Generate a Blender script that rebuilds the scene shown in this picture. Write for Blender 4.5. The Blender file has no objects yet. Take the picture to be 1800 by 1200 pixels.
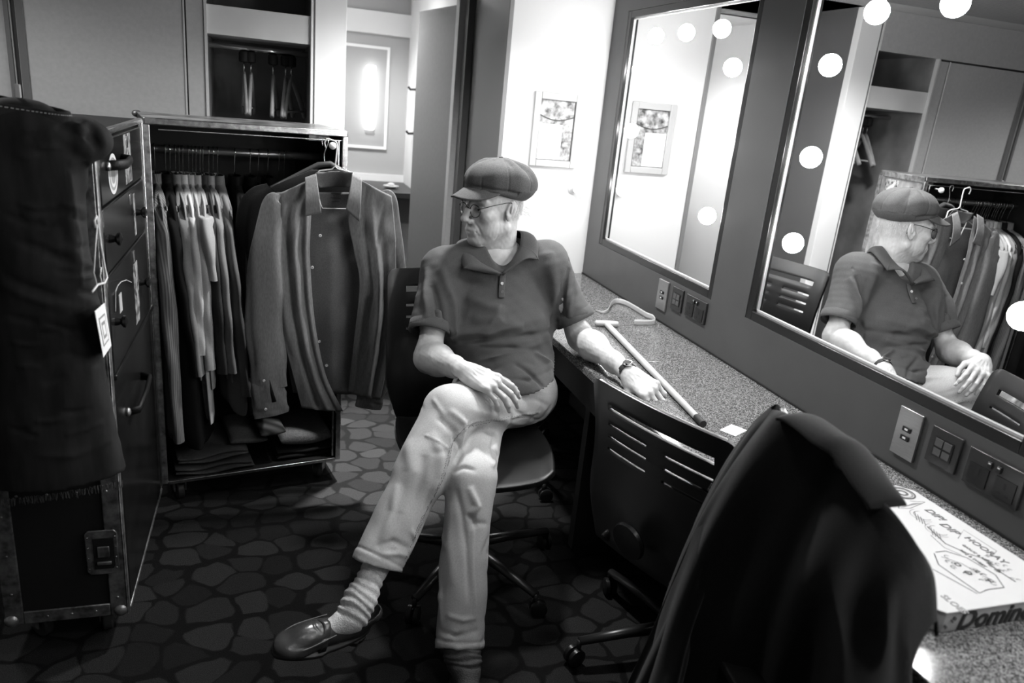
import bpy, math, random
import numpy as np
from mathutils import Vector, Matrix
random.seed(7); np.random.seed(7)
S = bpy.context.scene
COL = S.collection
PI = math.pi

# ---------------------------------------------------------------- camera
H0 = 1.6
def _cam():
    V = np.array([500-900, -(4700-600)], float); A = np.array([476-900, -(137-600)], float)
    f = math.sqrt(-(A @ V))
    y = np.array([A[0], A[1], -f]); y /= np.linalg.norm(y)
    z = -np.array([V[0], V[1], -f]); z -= y*(z @ y); z /= np.linalg.norm(z)
    x = np.cross(y, z)
    return f, np.array([x, y, z])
F_, R_ = _cam()
CAMP = np.array([0, 0, H0])
cd = bpy.data.cameras.new('camera'); cam = bpy.data.objects.new('camera', cd); COL.objects.link(cam)
m4 = Matrix([list(R_[0])+[0], list(R_[1])+[0], list(R_[2])+[H0], [0, 0, 0, 1]])
cam.matrix_world = m4
cd.sensor_width = 36; cd.lens = F_/1800*36; cd.clip_start = 0.05
cd.dof.use_dof = True; cd.dof.focus_distance = 2.5; cd.dof.aperture_fstop = 2.8
S.camera = cam

def P(u, v, ax, val):
    """where the line of sight through a point of the photo meets the plane x, y or z = val"""
    d = R_ @ np.array([u-900, -(v-600), -F_])
    i = 'xyz'.index(ax); t = (val-CAMP[i])/d[i]
    return Vector(CAMP + d*t)

# ---------------------------------------------------------------- world, exposure
w = bpy.data.worlds.new('world'); S.world = w; w.use_nodes = True
w.node_tree.nodes['Background'].inputs[0].default_value = (0.02, 0.02, 0.02, 1)
w.node_tree.nodes['Background'].inputs[1].default_value = 0.3
S.view_settings.view_transform = 'Standard'; S.view_settings.look = 'None'
S.view_settings.gamma = 1.0; S.view_settings.exposure = 0.85
S.view_settings.use_curve_mapping = False
try:
    S.cycles.use_denoising = True
    S.cycles.max_bounces = 8; S.cycles.sample_clamp_indirect = 4.0
    S.cycles.caustics_reflective = False; S.cycles.caustics_refractive = False
except Exception: pass

# ---------------------------------------------------------------- ceiling lamps (unseen downlights, some added as fill)
def downlight(loc, watts, size=0.1, ang=120, blend=0.6, rot=(0, 0, 0)):
    l = bpy.data.lights.new('unseen_downlight', 'SPOT'); l.energy = watts; l.shadow_soft_size = size
    l.spot_size = math.radians(ang); l.spot_blend = blend; l.color = (1, 1, 1)
    o = bpy.data.objects.new('unseen_downlight', l); COL.objects.link(o); o.location = loc; o.rotation_euler = rot
    return o
CEIL = 2.24
DL = [((0.80, 2.75, CEIL-.03), 78, 0.07, 150), ((1.05, 1.75, CEIL-.03), 14, 0.12, 120), ((0.75, 0.5, CEIL-.03), 8, .12, 120), ((-1.1, 2.6, CEIL-.03), 30, .12, 150),  # fourth one is fill, added to brighten the closet fronts
      ((.55, 5.55, 2.24), 60, .12, 160), ((.47, 3.13, CEIL-.03), 560, .04, 36)]  # last one: narrow spot added to throw the bright carpet patch
for loc, wt, sz, an in DL: downlight(loc, wt, sz, an)

# ---------------------------------------------------------------- helpers
def mat(name, v, rough=0.6, metal=0.0, noise=0.0, nscale=20, bump=0.0, bscale=200, spec=0.5, emit=0, coat=0, aniso=None, sheen=0, detail=4, col2=None):
    m = bpy.data.materials.new(name); m.use_nodes = True
    nt = m.node_tree; b = nt.nodes['Principled BSDF']
    b.inputs['Base Color'].default_value = (v, v, v, 1)
    b.inputs['Roughness'].default_value = rough; b.inputs['Metallic'].default_value = metal
    b.inputs['Specular IOR Level'].default_value = spec
    if coat: b.inputs['Coat Weight'].default_value = coat; b.inputs['Coat Roughness'].default_value = 0.08
    if sheen: b.inputs['Sheen Weight'].default_value = sheen; b.inputs['Sheen Roughness'].default_value = .4
    if emit:
        b.inputs['Emission Color'].default_value = (1, 1, 1, 1); b.inputs['Emission Strength'].default_value = emit
    if noise or bump:
        tc = nt.nodes.new('ShaderNodeTexCoord')
    if noise:
        n = nt.nodes.new('ShaderNodeTexNoise'); n.inputs['Scale'].default_value = nscale; n.inputs['Detail'].default_value = detail
        mp = None
        if aniso:
            mp = nt.nodes.new('ShaderNodeMapping'); mp.inputs['Scale'].default_value = aniso
            nt.links.new(tc.outputs['Object'], mp.inputs['Vector']); nt.links.new(mp.outputs[0], n.inputs['Vector'])
        else: nt.links.new(tc.outputs['Object'], n.inputs['Vector'])
        r = nt.nodes.new('ShaderNodeMapRange'); r.inputs['From Min'].default_value = .3; r.inputs['From Max'].default_value = .7
        lo = max(0, v*(1-noise)); hi = v*(1+noise) if col2 is None else col2
        r.inputs['To Min'].default_value = lo; r.inputs['To Max'].default_value = hi
        nt.links.new(n.outputs[0], r.inputs[0])
        c = nt.nodes.new('ShaderNodeCombineColor')
        for k in range(3): nt.links.new(r.outputs[0], c.inputs[k])
        nt.links.new(c.outputs[0], b.inputs['Base Color'])
    if bump:
        n2 = nt.nodes.new('ShaderNodeTexNoise'); n2.inputs['Scale'].default_value = bscale; n2.inputs['Detail'].default_value = 3
        nt.links.new(tc.outputs['Object'], n2.inputs['Vector'])
        bp = nt.nodes.new('ShaderNodeBump'); bp.inputs['Strength'].default_value = bump; bp.inputs['Distance'].default_value = .004
        nt.links.new(n2.outputs[0], bp.inputs['Height']); nt.links.new(bp.outputs[0], b.inputs['Normal'])
    return m

class MB:
    def __init__(s): s.v = []; s.f = []; s.uv = None
    def add(s, vs, fs):
        n = len(s.v); s.v += [tuple(map(float, q)) for q in vs]; s.f += [tuple(i+n for i in f) for f in fs]; return s
    def box(s, c, d, M=None):
        """box of centre c and size d, turned by the 3x3 matrix M"""
        vs = []
        for i in (-.5, .5):
            for j in (-.5, .5):
                for k in (-.5, .5):
                    q = Vector((i*d[0], j*d[1], k*d[2]))
                    if M is not None: q = M @ q
                    vs.append(Vector(c)+q)
        return s.add(vs, [(0, 1, 3, 2), (4, 6, 7, 5), (0, 4, 5, 1), (2, 3, 7, 6), (0, 2, 6, 4), (1, 5, 7, 3)])
    def bb(s, x0, x1, y0, y1, z0, z1):
        return s.box(((x0+x1)/2, (y0+y1)/2, (z0+z1)/2), (abs(x1-x0), abs(y1-y0), abs(z1-z0)))
    def tube(s, pts, r, n=10, cap=True, closed=False, flat=None):
        """tube through pts; r a radius or one per point; flat=(a,b) scales the two cross axes"""
        pts = [Vector(p) for p in pts]; N = len(pts)
        rs = r if hasattr(r, '__len__') else [r]*N
        up = None; rings = []
        for i, p in enumerate(pts):
            a = pts[(i-1) % N] if (closed or i > 0) else p; b = pts[(i+1) % N] if (closed or i < N-1) else p
            t = (b-a).normalized() if (b-a).length > 1e-9 else Vector((0, 0, 1))
            if up is None:
                up = Vector((0, 0, 1)) if abs(t.z) < .9 else Vector((1, 0, 0))
            up = (up - t*up.dot(t));
            if up.length < 1e-6: up = t.orthogonal()
            up.normalize(); sd = t.cross(up)
            fa, fb = flat if flat else (1, 1)
            rings.append([p + up*math.cos(2*PI*k/n)*rs[i]*fa + sd*math.sin(2*PI*k/n)*rs[i]*fb for k in range(n)])
        vs = [q for rg in rings for q in rg]; fs = []
        for i in range(N if closed else N-1):
            j = (i+1) % N
            for k in range(n):
                k2 = (k+1) % n; fs.append((i*n+k, i*n+k2, j*n+k2, j*n+k))
        if cap and not closed:
            fs.append(tuple(range(n-1, -1, -1))); fs.append(tuple((N-1)*n+k for k in range(n)))
        return s.add(vs, fs)
    def loft(s, rings, cap=True):
        n = len(rings[0]); fs = []
        for i in range(len(rings)-1):
            for k in range(n):
                k2 = (k+1) % n; fs.append((i*n+k, i*n+k2, (i+1)*n+k2, (i+1)*n+k))
        if cap:
            fs.append(tuple(range(n-1, -1, -1))); fs.append(tuple((len(rings)-1)*n+k for k in range(n)))
        return s.add([q for r in rings for q in r], fs)
    def lathe(s, prof, c=(0, 0, 0), M=None, n=24):
        rings = []
        for r, z in prof:
            rg = []
            for k in range(n):
                q = Vector((math.cos(2*PI*k/n)*r, math.sin(2*PI*k/n)*r, z))
                if M is not None: q = M @ q
                rg.append(Vector(c)+q)
            rings.append(rg)
        return s.loft(rings)
    def grid(s, fn, nu, nv, cu=False):
        """surface fn(u,v) on 0..1 x 0..1"""
        vs = [fn(i/(nu if cu else nu-1) if True else 0, j/(nv-1)) for j in range(nv) for i in range(nu)]
        fs = []
        for j in range(nv-1):
            for i in range(nu if cu else nu-1):
                i2 = (i+1) % nu; fs.append((j*nu+i, j*nu+i2, (j+1)*nu+i2, (j+1)*nu+i))
        return s.add(vs, fs)
    def prism(s, pts, h, M=None, o=(0, 0, 0)):
        """outline pts in local xy, extruded to h along local z"""
        n = len(pts); vs = []
        for z in (0, h):
            for p in pts:
                q = Vector((p[0], p[1], z)); q = M @ q if M is not None else q
                vs.append(Vector(o)+q)
        fs = [tuple(range(n-1, -1, -1)), tuple(range(n, 2*n))] + [(i, (i+1) % n, n+(i+1) % n, n+i) for i in range(n)]
        return s.add(vs, fs)
    def sphere(s, c, r, n=20, m=12, sc=(1, 1, 1), M=None):
        prof = [(max(1e-4, math.sin(PI*i/m))*r, -math.cos(PI*i/m)*r) for i in range(m+1)]
        Q = Matrix.Diagonal(sc); Q = (M @ Q) if M is not None else Q
        return s.lathe(prof, c, Q, n)

WC = set()
def tag(o, label, cat, group=None, kind=None):
    if label: o['label'] = label
    if cat: o['category'] = cat
    if group: o['group'] = group
    if kind: o['kind'] = kind
    return o
def thing(name, label, cat, loc=(0, 0, 0), rz=0, group=None):
    o = bpy.data.objects.new(name, None); o.empty_display_size = .05; COL.objects.link(o)
    o.location = loc; o.rotation_euler = (0, 0, rz); tag(o, label, cat, group)
    return o
def wthing(name, label, cat, loc, group=None):
    """a thing whose parts are written in world coordinates"""
    o = thing(name, label, cat, loc, 0, group); WC.add(o.name); return o
def build(name, mb, m, parent=None, smooth=False, bevel=0, seg=2, sub=0, solid=0, label=None, weld=False, ang=None):
    me = bpy.data.meshes.new(name)
    if isinstance(mb, MB): me.from_pydata(mb.v, [], mb.f)
    else: me.from_pydata(mb[0], [], mb[1])
    me.update()
    if weld:
        import bmesh
        bm = bmesh.new(); bm.from_mesh(me); bmesh.ops.remove_doubles(bm, verts=bm.verts, dist=1e-5); bm.to_mesh(me); bm.free()
    o = bpy.data.objects.new(name, me); COL.objects.link(o)
    if m: me.materials.append(m)
    if smooth:
        me.polygons.foreach_set('use_smooth', [True]*len(me.polygons))
        if ang: me.set_sharp_from_angle(angle=math.radians(ang))
    if parent is not None:
        o.parent = parent
        if parent.name in WC: o.location = -parent.location
    if solid:
        q = o.modifiers.new('s', 'SOLIDIFY'); q.thickness = solid; q.offset = 0
    if bevel:
        q = o.modifiers.new('b', 'BEVEL'); q.width = bevel; q.segments = seg; q.limit_method = 'ANGLE'; q.angle_limit = math.radians(40)
        if not smooth: me.polygons.foreach_set('use_smooth', [True]*len(me.polygons)); me.set_sharp_from_angle(angle=math.radians(50))
    if sub:
        q = o.modifiers.new('d', 'SUBSURF'); q.levels = sub; q.render_levels = sub
    if label: o['label'] = label
    return o
def struct(name, mb, m, **k):
    o = build(name, mb, m, **k); o['kind'] = 'structure'; return o
def copy_tree(o, parent=None):
    c = o.copy(); COL.objects.link(c); c.parent = parent
    for ch in list(o.children): copy_tree(ch, c)
    return c
def txt(body, size, m, name, parent, loc, M, depth=.0006, shear=0, align='LEFT', bold=0):
    """lettering: extruded text turned into a mesh and laid on a surface"""
    cu = bpy.data.curves.new('lettering', 'FONT'); cu.body = body; cu.size = size; cu.extrude = depth; cu.shear = shear
    cu.align_x = align; cu.offset = bold; cu.resolution_u = 3
    t = bpy.data.objects.new('lettering', cu); COL.objects.link(t)
    bpy.context.view_layer.update()
    me = bpy.data.meshes.new_from_object(t); COL.objects.unlink(t); bpy.data.objects.remove(t)
    vs = [Vector(loc) + M @ v.co for v in me.vertices]; fs = [tuple(p.vertices) for p in me.polygons]
    return build(name, (vs, fs), m, parent)
def frameM(ax, ay):
    ax = Vector(ax).normalized(); az = ax.cross(Vector(ay)).normalized(); ay = az.cross(ax)
    return Matrix((ax, ay, az)).transposed()
# ================================================================ MATERIALS
M = {}
M['wall_white'] = mat('white_paint', .60, .7, bump=.05, bscale=120)
M['mirror_wall'] = mat('dark_grey_lacquer', .075, .38, noise=.06, nscale=8, bump=.03, bscale=300)
M['closet'] = mat('grey_laminate', .40, .45, noise=.05, nscale=60)
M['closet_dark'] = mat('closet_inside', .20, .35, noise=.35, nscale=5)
M['closet_white'] = mat('pale_laminate', .85, .5)
M['black'] = mat('black_paint', .012, .35)
M['blackmatte'] = mat('black_matte', .008, .7)
M['steel'] = mat('brushed_steel', .5, .28, 1.0, noise=.1, nscale=30, aniso=(1, 1, 30))
M['chrome'] = mat('chrome', .8, .12, 1.0)
M['alu'] = mat('worn_aluminium', .32, .42, 1.0, noise=.5, nscale=25, bump=.3, bscale=60)
M['mirror'] = mat('mirror_glass', .92, .0, 1.0)
M['paper'] = mat('white_paper', .85, .7)
M['bath_wall'] = mat('bathroom_tile', .42, .4)
M['bath_white'] = mat('bathroom_white', .8, .6)

def carpet_mat():
    m = bpy.data.materials.new('pebble_carpet'); m.use_nodes = True; nt = m.node_tree; b = nt.nodes['Principled BSDF']
    N = nt.nodes.new; L = nt.links.new
    tc = N('ShaderNodeTexCoord'); mp = N('ShaderNodeMapping'); mp.inputs['Scale'].default_value = (1, 1.25, 1)
    nz = N('ShaderNodeTexNoise'); nz.inputs['Scale'].default_value = 6
    L(tc.outputs['Object'], nz.inputs['Vector'])
    mx = N('ShaderNodeMix'); mx.data_type = 'RGBA'; mx.blend_type = 'LINEAR_LIGHT'; mx.inputs[0].default_value = .05
    L(tc.outputs['Object'], mx.inputs[6]); L(nz.outputs[1], mx.inputs[7]); L(mx.outputs[2], mp.inputs['Vector'])
    v = N('ShaderNodeTexVoronoi'); v.feature = 'SMOOTH_F1'; v.inputs['Scale'].default_value = 8.0; v.inputs['Smoothness'].default_value = .15; v.voronoi_dimensions = '2D'; v.inputs['Randomness'].default_value = .7
    v2 = N('ShaderNodeTexVoronoi'); v2.feature = 'DISTANCE_TO_EDGE'; v2.inputs['Scale'].default_value = 8.0; v2.voronoi_dimensions = '2D'; v2.inputs['Randomness'].default_value = .7
    L(mp.outputs[0], v.inputs['Vector']); L(mp.outputs[0], v2.inputs['Vector'])
    v3 = N('ShaderNodeTexVoronoi'); v3.feature = 'F1'; v3.inputs['Scale'].default_value = 8.0; v3.voronoi_dimensions = '2D'; v3.inputs['Randomness'].default_value = .7; L(mp.outputs[0], v3.inputs['Vector'])
    mn = N('ShaderNodeMath'); mn.operation = 'MULTIPLY_ADD'; mn.inputs[1].default_value = -.55; L(v3.outputs['Distance'], mn.inputs[0])
    sc_ = N('ShaderNodeMath'); sc_.operation = 'MULTIPLY_ADD'; sc_.inputs[1].default_value = 1.3; sc_.inputs[2].default_value = .18; L(v2.outputs['Distance'], sc_.inputs[0]); L(sc_.outputs[0], mn.inputs[2])
    r = N('ShaderNodeMapRange'); r.inputs['From Min'].default_value = -.06; r.inputs['From Max'].default_value = .06; r.interpolation_type = 'SMOOTHSTEP'
    L(mn.outputs[0], r.inputs[0])
    sep = N('ShaderNodeSeparateColor'); L(v.outputs['Color'], sep.inputs[0])
    r2 = N('ShaderNodeMapRange'); r2.inputs['To Min'].default_value = .005; r2.inputs['To Max'].default_value = .021; L(sep.outputs[0], r2.inputs[0])
    mu = N('ShaderNodeMath'); mu.operation = 'MULTIPLY'; L(r.outputs[0], mu.inputs[0]); L(r2.outputs[0], mu.inputs[1])
    fn = N('ShaderNodeTexNoise'); fn.inputs['Scale'].default_value = 380; fn.inputs['Detail'].default_value = 2; L(tc.outputs['Object'], fn.inputs['Vector'])
    r3 = N('ShaderNodeMapRange'); r3.inputs['From Min'].default_value = .3; r3.inputs['From Max'].default_value = .7; r3.inputs['To Min'].default_value = .45; r3.inputs['To Max'].default_value = 1.5; L(fn.outputs[0], r3.inputs[0])
    ad = N('ShaderNodeMath'); ad.operation = 'ADD'; ad.inputs[1].default_value = .006; L(mu.outputs[0], ad.inputs[0])
    mu2 = N('ShaderNodeMath'); mu2.operation = 'MULTIPLY'; L(ad.outputs[0], mu2.inputs[0]); L(r3.outputs[0], mu2.inputs[1])
    c = N('ShaderNodeCombineColor')
    for k in range(3): L(mu2.outputs[0], c.inputs[k])
    L(c.outputs[0], b.inputs['Base Color']); b.inputs['Roughness'].default_value = .95; b.inputs['Specular IOR Level'].default_value = .1
    bp = N('ShaderNodeBump'); bp.inputs['Strength'].default_value = .5; bp.inputs['Distance'].default_value = .006
    L(fn.outputs[0], bp.inputs['Height']); L(bp.outputs[0], b.inputs['Normal'])
    return m
M['carpet'] = carpet_mat()

def granite_mat():
    m = bpy.data.materials.new('speckled_granite'); m.use_nodes = True; nt = m.node_tree; b = nt.nodes['Principled BSDF']
    N = nt.nodes.new; L = nt.links.new
    tc = N('ShaderNodeTexCoord')
    a = N('ShaderNodeTexNoise'); a.inputs['Scale'].default_value = 330; a.inputs['Detail'].default_value = 3; a.inputs['Roughness'].default_value = .6
    v = N('ShaderNodeTexVoronoi'); v.inputs['Scale'].default_value = 360
    L(tc.outputs['Object'], a.inputs['Vector']); L(tc.outputs['Object'], v.inputs['Vector'])
    sep = N('ShaderNodeSeparateColor'); L(v.outputs['Color'], sep.inputs[0])
    ad = N('ShaderNodeMath'); ad.operation = 'MULTIPLY_ADD'; ad.inputs[1].default_value = .5; L(sep.outputs[0], ad.inputs[0]); L(a.outputs[0], ad.inputs[2])
    r = N('ShaderNodeValToRGB'); e = r.color_ramp.elements
    e[0].position = .52; e[0].color = (.03, .03, .03, 1); e[1].position = .97; e[1].color = (.26, .26, .26, 1)
    x = e.new(.72); x.color = (.085, .085, .085, 1)
    L(ad.outputs[0], r.inputs[0]); L(r.outputs[0], b.inputs['Base Color'])
    b.inputs['Roughness'].default_value = .14
    return m
M['granite'] = granite_mat()

# ================================================================ SETTING
XM = 1.63                                # mirror glass plane
YB = 3.68                                # white back wall
YC = 3.53                                # closet fronts
fl = struct('floor', MB().bb(-2.4, 1.9, -1.3, 6.8, -.08, 0), M['carpet'])
def wall_box(n, b, m, **k): return struct(n, MB().bb(*b), m, **k)
wall_box('wall_back', (1.09, 1.75, YB, YB+.62, 0, CEIL), M['wall_white'])
wall_box('trim_1', (1.07, 1.092, YB-.012, YB+.62, 0, CEIL), mat('grey_jamb', .16, .5), bevel=.002)     # door reveal lining
wall_box('trim_2', (1.03, 1.07, 4.32, 4.40, 0, 2.12), M['mirror_wall'], bevel=.003)     # door frame steps
wall_box('trim_3', (1.0, 1.07, 4.42, 4.50, 0, 2.12), M['closet'], bevel=.003)
wall_box('wall_left', (-2.5, -2.4, -1.3, 6.8, 0, CEIL), M['closet'])
wall_box('wall_front', (-2.4, 1.75, -1.4, -1.3, 0, CEIL), mat('front_wall_paint', .25, .7))

# mirror wall: panel with two openings
mw = MB(); x0, x1 = XM-.022, 1.75
OP = [(2.425, 3.515, .947, 2.055), (1.085, 2.197, .947, 2.055), (-.25, .86, .947, 2.055)]   # y0,y1,z0,z1
mw.bb(x0, x1, -1.3, YB, 0, .947); mw.bb(x0, x1, -1.3, YB, 2.055, CEIL)
ys = [-1.3]+[q for o in sorted(OP) for q in o[:2]]+[YB]
for i in range(0, len(ys), 2): mw.bb(x0, x1, ys[i], ys[i+1], .947, 2.055)
struct('wall_right', mw, M['mirror_wall'])
struct('trim_4', MB().bb(x0-.004, x0+.01, -1.3, YB, .751, .757), M['blackmatte'])

# ceiling with a slatted vent strip
ce = MB().bb(-2.4, 1.75, -1.3, 2.15, CEIL, CEIL+.06); ce.bb(-2.4, 1.75, 3.35, YC+.75, CEIL, CEIL+.06)
struct('ceiling', ce, mat('ceiling_paint', .45, .8))
gr = thing('ceiling_grille', 'long dark slatted vent grille set in the ceiling, seen only in the mirror', 'vent', (0, 2.75, CEIL))
g = MB()
for k in range(48): g.bb(-2.38, 1.6, -.6+k*.025, -.6+k*.025+.009, -.002, .02)
build('slat', g, mat('grille_slat', .3, .5), gr)
build('backing', MB().bb(-2.38, 1.6, -.6, .6, .045, .06), M['blackmatte'], gr)
# closet run
cl = MB()
zt, zo = CEIL, 2.04
for a, b in ((-2.4, -.945), (-.93, -.335), (-.326, -.26)): cl.bb(a, b, YC, YC+.03, 0, 2.03)
cl.bb(-.26, .163, YC, YC+.03, 0, .1)
cl.bb(-2.4, .163, YC-.004, YC+.03, 2.04, CEIL)
cl.bb(-2.4, .163, YC+.03, YC+.06, 0, CEIL) if False else None
struct('wall_closet', cl, M['closet'], bevel=.002)
struct('trim_5', MB().bb(-.945, -.93, YC+.012, YC+.03, 0, 2.03).bb(-.335, -.326, YC+.01, YC+.03, 0, 2.03), mat('joint_strip', .03, .4))
struct('trim_6', MB().bb(-.925, -.9, YC-.012, YC, 0, 2.03).bb(-.965, -.95, YC-.012, YC, 0, 2.03), mat('door_edge_profile', .12, .4))
struct('trim_7', MB().bb(-.258, -.248, YC-.006, YC+.02, .1, 2.04).bb(-.337, -.331, YC-.004, YC, 0, 2.03), mat('pale_edge', .5, .4))
struct('wall_closet_side', MB().bb(.163, .311, YC, YC+.05, 0, CEIL), M['closet_white'], bevel=.002)
struct('trim_8', MB().bb(.176, .181, YC-.003, YC+.01, 0, CEIL), mat('thin_gap', .1, .5))
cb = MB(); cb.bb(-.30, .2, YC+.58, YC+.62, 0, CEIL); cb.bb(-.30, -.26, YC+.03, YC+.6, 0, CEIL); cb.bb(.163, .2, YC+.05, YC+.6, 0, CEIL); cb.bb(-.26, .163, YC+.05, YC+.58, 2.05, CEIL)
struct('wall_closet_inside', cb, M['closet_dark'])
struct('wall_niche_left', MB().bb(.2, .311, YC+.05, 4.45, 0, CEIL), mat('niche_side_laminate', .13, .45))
struct('closet_ceiling', MB().bb(.31, 1.09, YC, 4.5, CEIL, CEIL+.05), M['bath_white']).name = 'ceiling_niche'
# closet shelf + rail + hangers
sh = thing('closet_shelf', 'pale thick shelf spanning the open closet above the hanging rail', 'shelf', (-.05, YC+.25, 1.75))
build('board', MB().bb(-.21, .213, -.235, .3, .0, .113), mat('shelf_laminate', .6, .4, noise=.08, nscale=4), sh, bevel=.002)
rl = tag(build('closet_rail', MB().tube([(-.26, YC+.27, 1.715), (.163, YC+.27, 1.715)], .012, 12), M['chrome'], None, smooth=True), 'thin metal hanging rail under the shelf of the open closet', 'rail')
M['hang_wood'] = mat('wooden_hanger', .30, .45, noise=.2, nscale=20)
def closet_hanger(x, rz, lean, label):
    t = thing('wooden_hanger', label, 'hanger', (x, YC+.27, 1.715), rz, 'wooden hangers in the open closet')
    build('collar', MB().lathe([(.016, -.012), (.022, -.02), (.022, -.055), (.012, -.06)], (0, 0, 0), None, 12), M['blackmatte'], t, smooth=True, ang=40)
    build('hook', MB().tube([(0, 0, -.05), (0, 0, -.11)], .0035, 8), M['chrome'], t, smooth=True)
    b = MB(); pts = []
    for k in range(-10, 11):
        s = k/10; pts.append((lean*abs(s), s*.135, -.108-.17*abs(s)**1.1))
    b.tube(pts, [.010+.004*abs(k)/10 for k in range(-10, 11)], 8, flat=(1.2, .7))
    build('arm', b, M['hang_wood'], t, smooth=True)
    build('trouser_bar', MB().tube([(lean, -.115, -.255), (lean, .115, -.255)], .005, 8), M['hang_wood'], t, smooth=True)
    return t
for x, rz, ln, lb in ((-.115, .1, 0, 'pale wooden hanger, left of the close pair in the open closet'), (-.085, -.06, 0, 'pale wooden hanger, right of the close pair in the open closet'),
                  (.01, -.12, .01, 'wooden hanger alone in the middle of the open closet rail'), (.065, -.2, .01, 'wooden hanger, second from the right in the open closet'),
                  (.09, -.38, .02, 'wooden hanger farthest right in the open closet, turned askew')):
    closet_hanger(x, rz, ln, lb)

# bathroom beyond the doorway
BX = 1.10; BY = 6.65; BZ = 2.36
struct('wall_bathroom_back', MB().bb(-.5, BX+.1, BY, BY+.1, 0, BZ), M['bath_wall'])
struct('wall_bathroom_right', MB().bb(BX, BX+.1, 4.5, BY, 0, BZ), M['bath_white'])
struct('wall_bathroom_left', MB().bb(-.5, -.4, 4.5, BY, 0, BZ), M['bath_white'])
struct('wall_bathroom_front', MB().bb(-.4, .31, 4.45, 4.5, 0, BZ).bb(.31, BX, 4.45, 4.5, CEIL, BZ), M['bath_white'])
struct('ceiling_bathroom', MB().bb(-.4, BX, 4.5, BY, BZ, BZ+.05), M['bath_white'])
struct('trim_9', MB().bb(-.4, BX, BY-.05, BY, 2.02, 2.19), M['bath_white'])
# door leaf
hx, hy = 1.03, 4.52; fx, fy = .925, 5.14
dv = Vector((fx-hx, fy-hy, 0)); dl = dv.length; a = math.atan2(dv.y, dv.x)
dr = thing('door_1', None, None, (hx, hy, 0), a); dr['kind'] = 'structure'
build('door_leaf', MB().bb(0, dl, -.022, .022, .01, 2.09), mat('door_grey', .15, .45, noise=.05, nscale=40), dr, bevel=.002)
build('door_edge', MB().bb(-.012, 0, -.024, .024, .01, 2.09), mat('door_edge_pale', .7, .4), dr)
build('door_closer_arm', MB().box((.3, .1, 2.14), (.42, .02, .015)).box((.1, .06, 2.14), (.02, .1, .02)), M['steel'], dr)
# bathroom mirror with strip light
bm_ = wthing('bathroom_mirror', 'pale framed mirror on the bathroom wall beyond the doorway', 'mirror', tuple(P(645, 255, 'y', BY-.01)))
q0 = P(600, 82, 'y', BY-.02); q1 = P(681, 88, 'y', BY-.02); q2 = P(672, 258, 'y', BY-.02)
zb, zt_ = q2.z, q1.z; xl, xr = .50, q1.x
build('glass', MB().bb(xl, xr, BY-.02, BY-.012, zb, zt_), mat('bath_mirror_glass', .36, .8, 0, spec=.05), bm_)
fr = MB(); e = .022
fr.bb(xl-e, xl, BY-.03, BY-.004, zb-e, zt_+e); fr.bb(xr, xr+e, BY-.03, BY-.004, zb-e, zt_+e); fr.bb(xl, xr, BY-.03, BY-.004, zt_, zt_+e); fr.bb(xl, xr, BY-.03, BY-.004, zb-e, zb)
build('frame', fr, M['bath_white'], bm_)
q0 = P(644, 114, 'y', BY-.05); q1 = P(661, 114, 'y', BY-.05); q2 = P(650, 228, 'y', BY-.05)
sl = build('strip_light', MB().bb(q0.x, q1.x, BY-.08, BY-.03, q2.z, q0.z), mat('strip_glow', .9, .4, emit=2.4), None, bevel=.012, seg=3)
tag(sl, 'bright vertical strip light on the bathroom mirror', 'lamp')
# bathroom ceiling lamp
c = P(657, -3, 'z', BZ)
c = Vector((.62, 5.6, BZ))
lb = wthing('bathroom_ceiling_lamp', 'round glowing ceiling lamp in the bathroom', 'lamp', tuple(c))
build('diffuser', MB().lathe([(.001, -.06), (.07, -.055), (.11, -.03), (.12, 0)], c, None, 24), mat('lamp_glow', .9, .4, emit=16), lb, smooth=True)
build('rim', MB().lathe([(.12, -.012), (.135, -.012), (.135, 0), (.12, 0)], c, None, 24), M['steel'], lb)
# vanity
v0 = P(650, 345, 'y', 5.9); v1 = P(717, 345, 'y', 5.6)
vn = wthing('bathroom_vanity', 'dark vanity unit with a black counter edge in the bathroom', 'vanity', (.55, 6.1, .0))
va = P(716, 347, 'x', BX-.12)
build('counter', MB().bb(-.1, BX-.001, 5.9, BY-.001, .80, .84), M['black'], vn, bevel=.003)
build('apron', MB().bb(-.1, BX-.001, 5.93, BY-.02, .60, .80), M['blackmatte'], vn)
build('splash', MB().bb(-.1, BX-.001, BY-.03, BY-.005, .84, .90), M['bath_white'], vn)
sp = wthing('soap_dish', 'small clear soap dish on the dark bathroom counter', 'dish', (.93, 6.2, .84))
build('dish', MB().lathe([(.03, 0), (.06, .012), (.065, .02), (.05, .02), (.03, .006)], (.93, 6.2, .84), None, 16), mat('clear_plastic', .6, .2), sp, smooth=True)
build('soap', MB().sphere((.93, 6.2, .868), .03, 12, 8, (1, .7, .45)), M['wall_white'], sp, smooth=True)
for z, lb2 in ((1.62, 'upper dark coat hook on the bathroom wall'), (1.28, 'lower dark coat hook on the bathroom wall')):
    hk = tag(build('wall_hook', MB().tube([(BX, 6.25, z), (BX-.04, 6.25, z-.004), (BX-.06, 6.25, z+.015)], .009, 8).lathe([(.02, 0), (.02, .006)], (BX, 6.25, z), frameM((0, 1, 0), (0, 0, 1)), 12), M['blackmatte'], None, smooth=True, ang=40), lb2, 'hook', 'bathroom wall hooks')

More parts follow.
